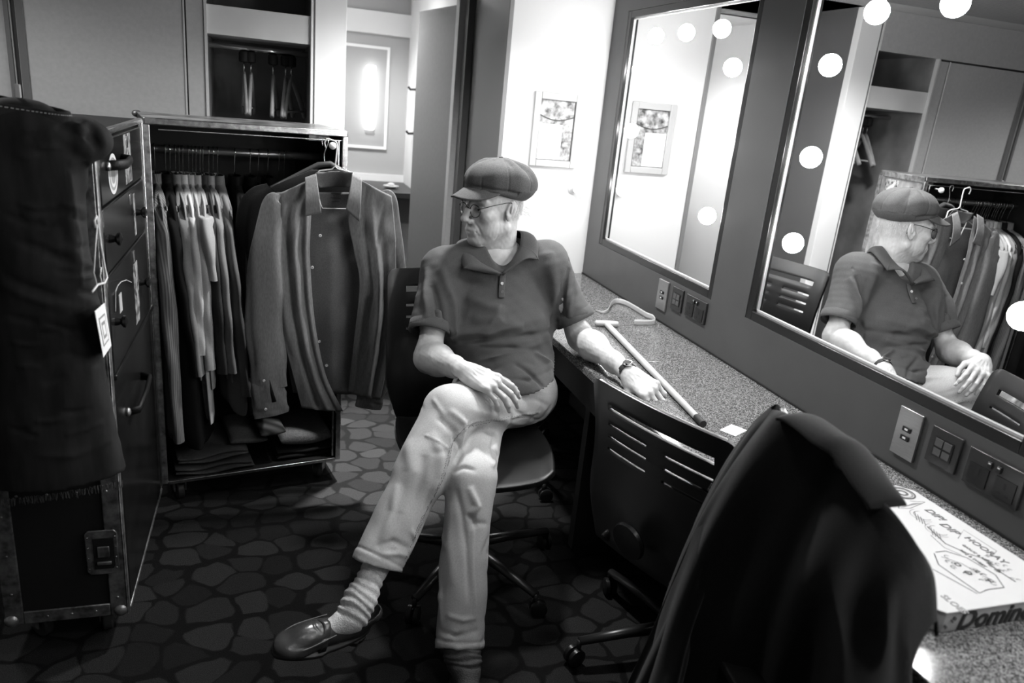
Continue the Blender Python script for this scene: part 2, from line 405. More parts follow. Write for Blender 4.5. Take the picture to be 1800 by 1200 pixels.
# ================================================================ MIRRORS
def mirror_unit(y0, y1, z0, z1, label, bulbs, big):
    c = (XM, (y0+y1)/2, z0)
    t = wthing('wall_mirror', label, 'mirror', c)
    d = .032
    f = MB(); xa, xb = XM-.020, XM+.035
    f.bb(xa, xb, y0, y0+d, z0, z1); f.bb(xa, xb, y1-d, y1, z0, z1); f.bb(xa, xb, y0+d, y1-d, z0, z0+d); f.bb(xa, xb, y0+d, y1-d, z1-d, z1)
    build('frame', f, mat('mirror_frame_black', .015, .25), t, bevel=.002)
    g = .006; s = MB(); xa, xb = XM-.006, XM+.003
    yy0, yy1, zz0, zz1 = y0+d, y1-d, z0+d, z1-d
    s.bb(xa, xb, yy0, yy0+g, zz0, zz1); s.bb(xa, xb, yy1-g, yy1, zz0, zz1); s.bb(xa, xb, yy0, yy1, zz0, zz0+g); s.bb(xa, xb, yy0, yy1, zz1-g, zz1)
    build('silver_edge', s, mat('bright_bead', .9, .3, .6), t)
    build('mirror_glass', MB().bb(XM, XM+.006, yy0, yy1, zz0, zz1), M['mirror'], t)
    return t
def bulb(y, z, label):
    Mx = Matrix(((0, 0, -1), (0, 1, 0), (1, 0, 0)))      # local z points into the room
    r = .0335
    prof = [(r*math.cos(a), r*math.sin(a)) for a in [k*PI/2/10 for k in range(10)]]+[(.0005, r)]
    o = build('globe_bulb', MB().lathe(prof, (0, 0, 0), Mx, 28), M['bulb'], None, smooth=True); o.location = (XM-.0004, y, z)
    tag(o, label, 'light bulb', 'globe bulbs around the mirrors')
M['bulb'] = mat('bulb_glow', .9, .5, emit=70)
mirror_unit(*OP[0], 'dressing mirror farther along the wall, reflecting the framed notice', None, 0)
mirror_unit(*OP[1], 'large dressing mirror nearer the camera, reflecting the seated man', None, 1)
mirror_unit(*OP[2], 'third dressing mirror, nearest along the wall and out of the picture', None, 1)
BZS = [(1.245, 'lowest'), (1.52, 'middle'), (1.795, 'upper')]
for mi, (ya, yb, nm) in enumerate(((2.585, 3.36, 'farther'), (1.215, 2.05, 'nearer'), (-.10, .70, 'third'))):
    for z, zn in BZS:
        bulb(ya, z, f'{zn} globe bulb in the near-side column of the {nm} mirror')
        bulb(yb, z, f'{zn} globe bulb in the far-side column of the {nm} mirror')
    mid = (ya+yb)/2
    for k, kn in ((-1, 'near'), (0, 'middle'), (1, 'far')):
        bulb(mid+k*.268, 1.935, f'{kn} globe bulb of the top row on the {nm} mirror')

# ================================================================ WORKTOP
CX0 = 1.035
ct = wthing('dressing_counter', 'long speckled granite counter running under the mirrors', 'counter', (1.3, 1.2, 0))
build('counter_top', MB().bb(CX0, x0, -1.2, 2.283, .72, .75).bb(CX0, x0, 2.285, YB, .72, .75), M['granite'], ct, bevel=.003)
build('apron', MB().bb(CX0+.02, CX0+.04, -1.2, YB, .60, .72), M['blackmatte'], ct)
build('side_panel', MB().bb(CX0+.05, x0, 2.26, 2.30, 0, .72), M['blackmatte'], ct)
build('side_panel', MB().bb(CX0+.05, x0-.001, YB-.04, YB-.001, 0, .72), M['blackmatte'], ct)

# sockets
M['plate_dark'] = mat('black_nickel_plate', .06, .25, .6)
M['plate_black'] = mat('black_plastic', .01, .3)
def plate(kind, y0, y1, z0, z1, label):
    x = x0
    t = wthing(kind, label, 'socket' if 'socket' in kind else 'switch', (x, (y0+y1)/2, z0), 'switches and sockets below the mirrors')
    yc, zc = (y0+y1)/2, (z0+z1)/2
    m = M['steel'] if kind == 'switch_plate' else M['plate_dark']
    build('plate', MB().bb(x-.009, x-.0002, y0, y1, z0, z1), m, t, bevel=.0015)
    if kind == 'switch_plate':
        for dz in (.012, -.012):
            b = build('button', MB().bb(x-.0125, x-.009, yc-.013, yc+.013, zc+dz-.006, zc+dz+.006), M['plate_black'], t)
            build('indicator', MB().bb(x-.0132, x-.0125, yc-.005, yc+.005, zc+dz-.002, zc+dz+.003), M['paper'], b)
    elif kind == 'data_socket':
        build('insert', MB().bb(x-.011, x-.009, yc-.028, yc+.028, zc-.025, zc+.025), M['plate_black'], t)
        for dy in (-.013, .013):
            build('port', MB().bb(x-.013, x-.011, yc+dy-.011, yc+dy+.011, zc+.002, zc+.022).bb(x-.0126, x-.011, yc+dy-.011, yc+dy+.011, zc-.022, zc-.004), mat('port_grey', .09, .4), t)
    else:
        for dy in (-.036, .036):
            s = build('outlet', MB().bb(x-.0115, x-.009, yc+dy-.026, yc+dy+.026, zc-.036, zc+.012), M['plate_black'], t)
            build('pin_hole', MB().bb(x-.0119, x-.0115, yc+dy-.003, yc+dy+.003, zc-.012, zc+.002).bb(x-.0119, x-.0115, yc+dy-.015, yc+dy-.006, zc-.027, zc-.023).bb(x-.0119, x-.0115, yc+dy+.006, yc+dy+.015, zc-.027, zc-.023), M['blackmatte'], s)
        for dy in (-.012, .012):
            build('rocker', MB().box((x-.0115, yc+dy*1.0, zc+.026), (.006, .010, .016)), M['plate_black'], t, bevel=.001)
            build('mark', MB().bb(x-.0150, x-.0145, yc+dy-.003, yc+dy+.003, zc+.029, zc+.0315), M['paper'], t)
    return t
plate('switch_plate', 2.742, 2.826, .806, .934, 'brushed steel switch plate on the wall under the farther mirror')
plate('data_socket', 2.616, 2.702, .836, .932, 'small dark data socket under the farther mirror')
plate('double_socket', 2.435, 2.585, .842, .930, 'black double power socket under the near corner of the farther mirror')
plate('switch_plate', 1.370, 1.446, .795, .928, 'brushed steel switch plate on the wall under the nearer mirror')
plate('data_socket', 1.246, 1.336, .826, .921, 'small black data socket under the nearer mirror')
plate('double_socket', 1.075, 1.222, .826, .917, 'black double power socket under the nearer mirror at the photo edge')

# ================================================================ PICTURE on the white wall
pf = wthing('framed_notice', 'white framed faint print with a blank paper stuck over it', 'picture', (1.365, YB, 1.3))
X0, X1, Z0, Z1 = 1.238, 1.492, 1.302, 1.661; e = .034; yf = YB-.018
f = MB(); f.bb(X0, X0+e, yf, YB-.001, Z0, Z1); f.bb(X1-e, X1, yf, YB-.001, Z0, Z1); f.bb(X0+e, X1-e, yf, YB-.001, Z0, Z0+e); f.bb(X0+e, X1-e, yf, YB-.001, Z1-e, Z1)
build('frame', f, mat('white_frame', .36, .35), pf, bevel=.003)
build('inner_edge_shade', MB().bb(X1-e-.003, X1-e, yf+.004, YB-.002, Z0+e, Z1-e).bb(X0+e, X1-e, yf+.004, YB-.002, Z1-e-.002, Z1-e).bb(X0+e, X1-e, yf+.004, YB-.002, Z0+e, Z0+e+.002), mat('frame_shade', .03, .6), pf)  # dark strips stand in for the shade along the frame's inside
build('print', MB().bb(X0+e, X1-e, YB-.008, YB-.004, Z0+e, Z1-e), mat('faded_print', .12, .3, noise=.8, nscale=38, col2=.5), pf)
build('print_band', MB().tube([(X0+e+.002+(X1-X0-2*e-.004)*k/12, YB-.009, Z1-e-.075-.022*math.sin(PI*k/12)) for k in range(13)], .0028, 6), mat('print_garland', .05, .6), pf)
build('notice', MB().bb(X0+e+.004, X0+e+.125, YB-.012, YB-.0085, Z0+e+.004, Z0+e+.175), M['paper'], pf)
kn = tag(build('wall_hook', MB().lathe([(.03, 0), (.03, .006), (.012, .01), (.012, .03), (.022, .036), (.02, .046), (.001, .05)], (1.5, YB, 1.2), frameM((1, 0, 0), (0, 0, 1)), 16), M['wall_white'], None, smooth=True, ang=40), 'small white round peg on the white wall, seen in the farther mirror', 'peg')
# ================================================================ IMPLICIT SURFACES (body, clothes, cap)
class SDF:
    def __init__(s, lo, hi, res):
        s.lo = np.array(lo, float); s.res = res
        s.n = np.ceil((np.array(hi)-s.lo)/res).astype(int)+1
        s.D = np.full(s.n, .05, np.float32)
        s.ax = [s.lo[i]+res*np.arange(s.n[i]) for i in range(3)]
    def _reg(s, lo, hi):
        a = np.clip(np.floor((np.array(lo)-s.lo)/s.res).astype(int), 0, s.n); b = np.clip(np.ceil((np.array(hi)-s.lo)/s.res).astype(int)+1, 0, s.n)
        if (b <= a).any(): return None
        sl = tuple(slice(a[i], b[i]) for i in range(3))
        X, Y, Z = np.meshgrid(s.ax[0][sl[0]], s.ax[1][sl[1]], s.ax[2][sl[2]], indexing='ij')
        return sl, X.astype(np.float32), Y.astype(np.float32), Z.astype(np.float32)
    def _comb(s, sl, d, k, sub):
        D = s.D[sl]
        if sub == 0:
            if k > 0:
                h = np.clip(.5+.5*(D-d)/k, 0, 1); s.D[sl] = D*(1-h)+d*h-k*h*(1-h)
            else: s.D[sl] = np.minimum(D, d)
        else:
            if k > 0:
                h = np.clip(.5-.5*(D+d)/k, 0, 1); s.D[sl] = D*(1-h)-d*h+k*h*(1-h)
            else: s.D[sl] = np.maximum(D, -d)
    def cone(s, a, b, ra, rb, k=.02, sub=0, cut=None, flat=None, hollow=None):
        """rounded cone a-b; flat=(dir, factor) squashes it along dir; cut=[(point, normal)] keeps the side the normal points away from"""
        a = np.array(a, float); b = np.array(b, float); R = max(ra, rb)+k+.03
        if flat: R *= max(1, flat[1])
        g = s._reg(np.minimum(a, b)-R, np.maximum(a, b)+R)
        if g is None: return s
        sl, X, Y, Z = g; ab = b-a; L2 = ab @ ab + 1e-12
        px, py, pz = X-a[0], Y-a[1], Z-a[2]
        t = np.clip((px*ab[0]+py*ab[1]+pz*ab[2])/L2, 0, 1)
        qx, qy, qz = px-t*ab[0], py-t*ab[1], pz-t*ab[2]
        if flat:
            u = np.array(flat[0], float); u /= np.linalg.norm(u); c = (qx*u[0]+qy*u[1]+qz*u[2])*(1/flat[1]-1)
            qx, qy, qz = qx+c*u[0], qy+c*u[1], qz+c*u[2]
        d = np.sqrt(qx*qx+qy*qy+qz*qz)-(ra+(rb-ra)*t)
        if hollow is not None:      # hollow=(thickness, t0): shell beyond t0
            th, t0 = hollow
            inner = d+th; tt = (px*ab[0]+py*ab[1]+pz*ab[2])/L2
            d = np.maximum(d, -np.maximum(inner, (t0-tt)*math.sqrt(L2)))
        if cut:
            for p, n in cut:
                n = np.array(n, float); n /= np.linalg.norm(n)
                d = np.maximum(d, (X-p[0])*n[0]+(Y-p[1])*n[1]+(Z-p[2])*n[2])
        s._comb(sl, d, k, sub); return s
    def ell(s, c, r, k=.02, sub=0, Mx=None, cut=None):
        c = np.array(c, float); r = np.array(r, float); R = r.max()+k+.03
        g = s._reg(c-R, c+R)
        if g is None: return s
        sl, X, Y, Z = g; x, y, z = X-c[0], Y-c[1], Z-c[2]
        if Mx is not None:
            x, y, z = [x*Mx[0][i]+y*Mx[1][i]+z*Mx[2][i] for i in range(3)]
        k0 = np.sqrt((x/r[0])**2+(y/r[1])**2+(z/r[2])**2); k1 = np.sqrt((x/r[0]**2)**2+(y/r[1]**2)**2+(z/r[2]**2)**2)+1e-9
        d = k0*(k0-1)/k1
        if cut:
            for p, n in cut:
                n = np.array(n, float); n /= np.linalg.norm(n)
                d = np.maximum(d, (X-p[0])*n[0]+(Y-p[1])*n[1]+(Z-p[2])*n[2])
        s._comb(sl, d, k, sub); return s
    def plane(s, p, n, k=.0):
        n = np.array(n, float); n /= np.linalg.norm(n)
        X, Y, Z = np.meshgrid(*s.ax, indexing='ij')
        s.D = np.maximum(s.D, ((X-p[0])*n[0]+(Y-p[1])*n[1]+(Z-p[2])*n[2]).astype(np.float32)); return s
    def mesh(s, smooth=1):
        D = s.D; ins = D < 0
        # close at the borders
        D = D.copy(); D[0] = D[-1] = .05; D[:, 0] = D[:, -1] = .05; D[:, :, 0] = D[:, :, -1] = .05; ins = D < 0
        nx, ny, nz = D.shape
        cs = np.zeros((nx-1, ny-1, nz-1), np.int8)
        for i in (0, 1):
            for j in (0, 1):
                for k in (0, 1): cs += ins[i:nx-1+i, j:ny-1+j, k:nz-1+k]
        act = (cs > 0) & (cs < 8); I = np.argwhere(act); idx = np.full(act.shape, -1, np.int32); idx[act] = np.arange(len(I))
        acc = np.zeros((len(I), 3)); cnt = np.zeros(len(I))
        cor = [(i, j, k) for i in (0, 1) for j in (0, 1) for k in (0, 1)]
        val = {c: D[I[:, 0]+c[0], I[:, 1]+c[1], I[:, 2]+c[2]] for c in cor}
        for a in cor:
            for ax in range(3):
                if a[ax] == 0:
                    b = list(a); b[ax] = 1; b = tuple(b); va, vb = val[a], val[b]
                    m = (va < 0) != (vb < 0); t = np.where(m, va/np.where(m, va-vb, 1), 0)
                    p = np.array(a, float)[None, :].repeat(len(I), 0); p[:, ax] += t
                    acc += p*m[:, None]; cnt += m
        V = s.lo+(I+acc/cnt[:, None])*s.res
        Fs = []
        for ax in range(3):
            o = [0, 0, 0]; o[ax] = 1
            A = ins[:nx-1 if ax == 0 else nx, :ny-1 if ax == 1 else ny, :nz-1 if ax == 2 else nz]
            B = ins[o[0]:, o[1]:, o[2]:]
            E = np.argwhere(A != B); e1, e2 = (ax+1) % 3, (ax+2) % 3
            E = E[(E[:, e1] > 0) & (E[:, e2] > 0)]
            d1 = np.zeros(3, int); d1[e1] = 1; d2 = np.zeros(3, int); d2[e2] = 1
            q = [idx[tuple((E-u).T)] for u in (np.zeros(3, int), d1, d1+d2, d2)]
            fl = A[tuple(E.T)]
            Q = np.stack(q, 1); Q[~fl] = Q[~fl][:, ::-1]
            Fs.append(Q)
        Fc = np.concatenate(Fs); Fc = Fc[(Fc >= 0).all(1)]
        for _ in range(smooth): V = relax(V, Fc, .5)
        return V, Fc
def relax(V, Fc, w):
    A = np.zeros_like(V); c = np.zeros(len(V))
    for i in range(4):
        for j in ((i+1) % 4, (i-1) % 4):
            for a in range(3): A[:, a] += np.bincount(Fc[:, i], V[Fc[:, j], a], len(V))
            c += np.bincount(Fc[:, i], minlength=len(V))
    return V*(1-w)+w*A/np.maximum(c, 1)[:, None]
def normals(V, Fc):
    n = np.cross(V[Fc[:, 2]]-V[Fc[:, 0]], V[Fc[:, 3]]-V[Fc[:, 1]]); N = np.zeros_like(V)
    for i in range(4):
        for a in range(3): N[:, a] += np.bincount(Fc[:, i], n[:, a], len(V))
    return N/np.maximum(np.linalg.norm(N, axis=1), 1e-12)[:, None]
class Surf:
    """a mesh that creases and ridges can be worked into"""
    def __init__(s, V, Fc): s.V = V; s.F = Fc; s.N = normals(V, Fc); s.V0 = V.copy(); s.d = np.zeros(len(V))
    def at(s, u, v, tol=.012):
        d = R_ @ np.array([u-900, -(v-600), -F_]); d /= np.linalg.norm(d)
        q = s.V0-CAMP; t = q @ d; r = np.linalg.norm(q-t[:, None]*d, axis=1)
        for tl in (tol, .03, .08, .3):
            m = (r < tl) & (s.N @ d < .1)
            if m.any():
                i = np.where(m)[0]; return s.V0[i[np.argmin(t[i]+r[i]*3)]]
        return s.V0[np.argmin(r)]
    def seg(s, pts, w, amp, taper=True, skew=0.0):
        """ridge (amp>0) or crease (amp<0) of half-width w along the surface points pts"""
        pts = [np.array(p, float) for p in pts]; best = np.full(len(s.V0), 9.); tt = np.zeros(len(s.V0)); n = len(pts)-1
        lo = np.min(pts, axis=0)-3*w; hi = np.max(pts, axis=0)+3*w
        m = ((s.V0 > lo) & (s.V0 < hi)).all(1); V = s.V0[m]; bm = best[m]; tm = tt[m]
        for i in range(n):
            a, b = pts[i], pts[i+1]; ab = b-a; t = np.clip((V-a) @ ab/(ab @ ab+1e-12), 0, 1)
            r = np.linalg.norm(V-a-t[:, None]*ab, axis=1); q = r < bm; bm = np.where(q, r, bm); tm = np.where(q, (i+t)/n, tm)
        f = np.exp(-(bm/w)**2)
        if taper: f *= np.sin(np.clip(tm, 0, 1)*PI)**.6*.9+.1
        s.d[m] += amp*f; return s
    def px(s, pts, w, amp, **k): return s.seg([s.at(*p) for p in pts], w, amp, **k)
    def noise(s, amp, freq, seed=0, dirs=None):
        r = np.random.RandomState(seed); f = np.zeros(len(s.V0))
        for i in range(10):
            kv = r.normal(size=3)*freq
            if dirs is not None: kv *= np.array(dirs)
            f += np.sin(s.V0 @ kv+r.uniform(0, 6.28))
        s.d += amp*f/3; return s
    def done(s):
        return s.V0+s.N*s.d[:, None], s.F
def join(*parts):
    vs, fs, n = [], [], 0
    for V, Fc in parts: vs.append(V); fs.append(np.asarray(Fc)+n); n += len(V)
    return np.concatenate(vs), np.concatenate(fs)
def nbuild(name, VF, m, parent=None, **k):
    V, Fc = VF; me = bpy.data.meshes.new(name)
    me.vertices.add(len(V)); me.vertices.foreach_set('co', np.ascontiguousarray(V, np.float32).ravel())
    me.loops.add(Fc.size); me.loops.foreach_set('vertex_index', np.ascontiguousarray(Fc, np.int32).ravel())
    me.polygons.add(len(Fc)); me.polygons.foreach_set('loop_start', np.arange(0, Fc.size, 4, dtype=np.int32))
    me.polygons.foreach_set('loop_total', np.full(len(Fc), 4, np.int32)) if False else None
    me.update(calc_edges=True); me.validate()
    me.polygons.foreach_set('use_smooth', [True]*len(me.polygons))
    o = bpy.data.objects.new(name, me); COL.objects.link(o); me.materials.append(m)
    if parent is not None:
        o.parent = parent
        if parent.name in WC: o.location = -parent.location
    if k.get('label'): o['label'] = k['label']
    return o
# ================================================================ THE MAN
PX, PY, PZ = .78, 2.35, .0
man = wthing('person', 'seated person in a flat cap, glasses, dark polo shirt and pale jeans, legs crossed', 'person', (PX, PY, .0))
def skin_mat():
    m = mat('skin', .50, .42, noise=.10, nscale=55, bump=.12, bscale=380, detail=6)
    b = m.node_tree.nodes['Principled BSDF']; b.inputs['Subsurface Weight'].default_value = .0
    return m
M['skin'] = skin_mat()
def cloth_mat(name, v, nz=.12, sc=350, bump=.35, rough=.85, aniso=None, sheen=.1):
    return mat(name, v, rough, noise=nz, nscale=sc, bump=bump, bscale=sc*2, spec=.2, aniso=aniso, sheen=sheen)
M['polo'] = cloth_mat('polo_pique', .085, .16, 420, .16, sheen=.05)
M['jeans'] = cloth_mat('pale_denim', .52, .10, 240, .15, sheen=.05)
M['capcloth'] = cloth_mat('cap_cloth', .085, .22, 300, .18, sheen=.05)

# ---- head frame
HC = np.array([.732, 2.497, 1.246]); HS = 1.07
def _rot(y, p, r):
    return np.array((Matrix.Rotation(y, 3, 'Z') @ Matrix.Rotation(p, 3, 'Y') @ Matrix.Rotation(r, 3, 'X')))
HR = _rot(math.radians(201), .04, .03)
def hw(p): return HC+HS*(HR @ np.array(p, float))
def hl(p): return (HR.T @ (np.array(p, float)-HC))/HS
HM = Matrix([list(r) for r in HR])

NECK0 = np.array([.765, 2.515, 1.09])
def head_mesh():
    s = SDF((-.14, -.12, -.22), (.15, .12, .15), .0022)
    s.ell((-.012, 0, .05), (.098, .075, .092), 0)
    s.ell((.030, 0, -.015), (.064, .060, .090), .03)
    for q in (1, -1):
        s.cone((-.004, q*.052, -.058), (.066, q*.016, -.101), .017, .016, .022)
        s.ell((.056, q*.045, -.018), (.026, .021, .020), .018)
        s.ell((.040, q*.040, -.058), (.030, .020, .030), .02)
        s.cone((.083, q*.012, .028), (.070, q*.046, .026), .010, .009, .014)
    s.ell((.074, 0, -.096), (.021, .023, .018), .016)
    s.ell((.074, 0, -.064), (.026, .031, .026), .016)
    for q in (1, -1): s.ell((.096, q*.031, .006), (.021, .020, .012), .012, sub=1)
    for q in (1, -1):
        s.ell((.072, q*.031, .005), (.0135, .0145, .0125), .004)
        s.cone((.083, q*.020, .011), (.078, q*.044, .009), .0032, .003, .004)
        s.cone((.082, q*.022, -.003), (.077, q*.042, -.004), .003, .003, .005)
    s.cone((.092, 0, .014), (.113, 0, -.024), .0085, .0105, .010)
    s.ell((.115, 0, -.030), (.0115, .0125, .0105), .008)
    for q in (1, -1):
        s.ell((.102, q*.0125, -.036), (.011, .0075, .008), .006)
        s.ell((.107, q*.006, -.043), (.005, .0035, .004), .003, sub=1)
    s.cone((.091, -.022, -.0650), (.0955, 0, -.0625), .0042, .0052, .008).cone((.091, .022, -.0650), (.0955, 0, -.0625), .0042, .0052, .008)
    s.cone((.089, -.019, -.0735), (.0935, 0, -.0750), .0044, .0058, .008).cone((.089, .019, -.0735), (.0935, 0, -.0750), .0044, .0058, .008)
    s.cone((.087, -.027, -.0690), (.102, 0, -.0685), .0014, .0014, .003, sub=1).cone((.087, .027, -.0690), (.102, 0, -.0685), .0014, .0014, .003, sub=1)
    # neck towards the shoulders
    nb = hl(NECK0)
    s.cone((-.028, 0, -.03), tuple(nb*.95), .056, .060, .03)
    s.cone((.040, 0, -.085), tuple(nb+np.array([.045, 0, .02])), .026, .030, .035)
    # ears
    E = np.array(Matrix.Rotation(-.25, 3, 'Y') @ Matrix.Rotation(0, 3, 'Z'))
    for q in (1, -1):
        Eq = np.array(Matrix.Rotation(q*-.35, 3, 'Z') @ Matrix.Rotation(-.2, 3, 'Y'))
        s.ell((-.012, q*.077, .002), (.0165, .0065, .031), .006, Mx=Eq)
        s.ell((-.006, q*.0845, .003), (.0095, .0085, .0200), .003, sub=1, Mx=Eq); s.ell((-.010, q*.0805, .006), (.004, .005, .014), .003, Mx=Eq)
        s.ell((-.003, q*.075, -.024), (.009, .0055, .010), .006)
        s.cone((.004, q*.075, -.004), (.005, q*.076, -.012), .004, .004, .004)
    V, Fc = s.mesh(2)
    sf = Surf(V, Fc)
    for q in (1, -1):
        sf.seg([(.093, q*.019, -.034), (.082, q*.033, -.055), (.074, q*.037, -.074)], .0042, -.0032)     # cheek fold
        sf.seg([(.096, q*.022, -.040), (.080, q*.042, -.060), (.070, q*.046, -.08)], .008, .0022)
        sf.seg([(.082, q*.026, -.072), (.079, q*.029, -.083)], .004, -.0022)
        sf.seg([(.088, q*.018, -.012), (.080, q*.034, -.016), (.070, q*.046, -.008)], .0045, -.0016)    # below the eye
        for k in range(3): sf.seg([(.062, q*.051, .008-.006*k), (.048, q*.059, .016-.013*k)], .0016, -.0010)
        sf.seg([(.050, q*.052, -.052), (.046, q*.054, -.082)], .004, -.0018); sf.seg([(.036, q*.057, -.045), (.034, q*.057, -.08)], .0035, -.0013)
        sf.seg([(.066, q*.030, -.100), (.035, q*.047, -.092), (.0, q*.058, -.07)], .006, .0015)
        for k in range(6):
            a = .050-.014*k; sf.seg([(a, q*.030, -.118-.004*k), (a-.018, q*.046, -.120-.008*k), (a-.045, q*.056, -.108-.010*k)], .0035, -.0022*(1 if k % 2 == 0 else -.9))
    sf.seg([(.090, -.013, -.088), (.092, .0, -.087), (.090, .013, -.088)], .004, -.0024)
    for q in (1, -1):
        for (A_, B_, C_, w_, a_) in (((.080, .036, -.020), (.066, .048, -.036), (.056, .053, -.056), .0030, -.0013), ((.066, .050, -.030), (.055, .055, -.052), (.047, .056, -.072), .0028, -.0012), ((.088, .012, .040), (.084, .030, .042), (.078, .045, .038), .0022, -.0009),
            ((.030, .058, -.060), (.026, .058, -.080), (.030, .052, -.098), .0030, -.0013), ((.080, .020, -.105), (.060, .032, -.112), (.036, .044, -.110), .0035, -.0018), ((.020, .058, -.030), (.016, .060, -.055), (.010, .060, -.075), .004, .0014)):
            sf.seg([(p_[0], q*p_[1], p_[2]) for p_ in (A_, B_, C_)], w_, a_)
    for k in range(7):
        x0_ = .058-.012*k; sf.seg([(x0_, .020+.004*k, -.122-.006*k), (x0_-.012, .036+.003*k, -.150-.006*k), (x0_-.020, .046, -.185-.004*k)], .0042, (.0028 if k % 2 else -.0026))
    sf.seg([(.1, 0, -.045), (.101, 0, -.056)], .003, -.001)
    sf.noise(.0002, 260, 3); sf.noise(.0003, 70, 4)
    V, Fc = sf.done()
    return V @ HR.T*HS+HC, Fc

# ---- arms and hands
SHL = np.array([.945, 2.49, 1.06]); ELL = np.array([1.065, 2.385, .815]); WRL = np.array([1.110, 2.055, .792])
SHR = np.array([.568, 2.51, 1.018]); ELR = np.array([.500, 2.335, .762]); WRR = np.array([.572, 2.110, .792])

def hand(s, sgn, origin, xd, zd, bends, spread, thumb, sc=1.06):
    """adds a hand to the arm's surface: x along the fingers, z out of its back, y towards the thumb in local axes"""
    xd = Vector(xd).normalized(); zd = Vector(zd); zd = (zd-xd*zd.dot(xd)).normalized(); yd = zd.cross(xd)*sgn
    Rm = np.array([list(xd), list(yd), list(zd)]).T; O = np.array(origin)
    W = lambda p: O+Rm @ (np.array(p, float)*sc)
    zf = Rm[:, 2]
    cone = lambda a, b, ra, rb, k, flat=None: s.cone(W(a), W(b), ra*sc, rb*sc, k, flat=(zf, flat) if flat else None)
    ell = lambda c, r, k: s.ell(W(c), np.array(r)*sc, k, Mx=Rm)
    cone((-.02, 0, 0), (.012, 0, 0), .026, .025, .02, .78)
    for y0, y1, xx in ((.020, .030, .09), (.008, .010, .095), (-.008, -.011, .091), (-.018, -.029, .082)):
        cone((.01, y0, 0), (xx, y1, -.001), .0165, .0132, .014, .85)
    ell((.035, .020, -.010), (.036, .018, .015), .014)
    ell((.04, -.022, -.009), (.036, .015, .014), .014)
    fin = [(.092, .031, (.047, .027, .022), .0096), (.097, .0105, (.052, .031, .023), .0098), (.093, -.011, (.047, .029, .023), .0093), (.083, -.031, (.037, .022, .020), .0084)]
    nails = []; kn = []
    for i, (bx, by, Ls, r) in enumerate(fin):
        p = np.array([bx, by, 0.]); ang = 0; sp = spread[i]
        ell((bx, by, .0045), (.012, .009, .009), .008); kn.append(p.copy())
        for j, Lg in enumerate(Ls):
            ang += bends[i][j]
            d = np.array([math.cos(ang)*math.cos(sp), math.sin(sp)*math.cos(ang), -math.sin(ang)])
            q = p+d*Lg; r2 = r*(.93 if j < 2 else .80)
            cone(p, q, r, r2, .005 if j == 0 else .0018)
            if j < 2: ell(q, (r*1.02,)*3, .004)
            if j == 2: nails.append((q-d*.004+np.array([math.sin(ang), 0, math.cos(ang)])*r2*.80, d, np.array([math.sin(ang), 0, math.cos(ang)]), r2))
            p = q; r = r2
    t = thumb
    cone(t[0], t[1], .0150, .0122, .014); cone(t[1], t[2], .0118, .0108, .004); cone(t[2], t[3], .0108, .0088, .003)
    return [(W(a), Rm @ b, Rm @ c, r*sc) for a, b, c, r in nails], kn, W
# right hand lies on the crossed thigh, fingers hanging over its front; left hand rests on the counter, fingers curled down
b4 = [(.35, .45, .25), (.45, .42, .25), (.50, .45, .25), (.50, .45, .3)]
b5 = [(.55, .75, .45), (.60, .80, .45), (.60, .85, .5), (.55, .85, .5)]
HANDS = {'R': (1, WRR, (.70, -.52, -.20), (-.05, -.50, .86), b4, (.10, .03, -.04, -.14), [(.02, .025, -.010), (.050, .048, -.022), (.078, .052, -.038), (.100, .046, -.052)]),
         'L': (-1, WRL, (.36, -.90, -.22), (-.30, -.35, .88), b5, (.05, .02, -.03, -.08), [(.02, .025, -.012), (.045, .048, -.022), (.070, .052, -.036), (.088, .044, -.048)])}
NAILS = []
def arms_mesh():
    out = []
    for key, SH, EL, WR, lo, hi in (('L', SHL, ELL, WRL, (.85, 1.84, .66), (1.26, 2.60, 1.14)), ('R', SHR, ELR, WRR, (.40, 1.94, .62), (.80, 2.62, 1.14))):
        s = SDF(lo, hi, .0025)
        u = (WR-EL)/np.linalg.norm(WR-EL); f = WR-EL; ua = (EL-SH)/np.linalg.norm(EL-SH)
        s.cone(SH, EL*.55+SH*.45, .052, .046, 0); s.cone(EL*.55+SH*.45, EL, .046, .037, .04)
        s.cone(EL+f*.02, EL+f*.28, .036, .042, .055); s.cone(EL+f*.28, EL+f*.70, .042, .031, .05); s.cone(EL+f*.70, WR, .031, .0245, .03)
        s.ell(EL+ua*.018-u*.006, (.026, .026, .026), .04)
        nl, kn, W = hand(s, *HANDS[key]); NAILS.extend(nl)
        V, Fc = s.mesh(2); sf = Surf(V, Fc)
        for k in kn: sf.seg([W((.02, k[1]*.45, .017)), W((k[0]-.006, k[1], .014))], .0028, .0013)
        sf.seg([W((.015, .004, .018)), W((.045, -.012, .018)), W((.08, -.021, .015))], .0026, .0012); sf.seg([W((.02, .018, .017)), W((.05, .018, .017)), W((.075, .02, .015))], .0026, .0012)
        sf.noise(.0006, 45, 8); sf.noise(.00025, 200, 9)
        inn = np.cross(u, ua); inn /= np.linalg.norm(inn)+1e-9; fos = (np.array([0, -.55, .8])); fos /= np.linalg.norm(fos)
        for k in range(3):
            a = EL+u*(-.004+.013*k)+fos*.036; sf.seg([a-inn*.028, a+u*.004, a+inn*.028], .0035, -.0022)
        for k in range(4):   # veins and tendons
            a = EL+u*.06+np.array([-.02+.014*k, -.03, .035]); b = WR-u*.01+np.array([-.012+.008*k, -.01, .022]); sf.seg([a, (a+b)/2+np.array([.006, 0, 0]), b], .0032, .0014)
        out.append(sf.done())
    return join(*out)
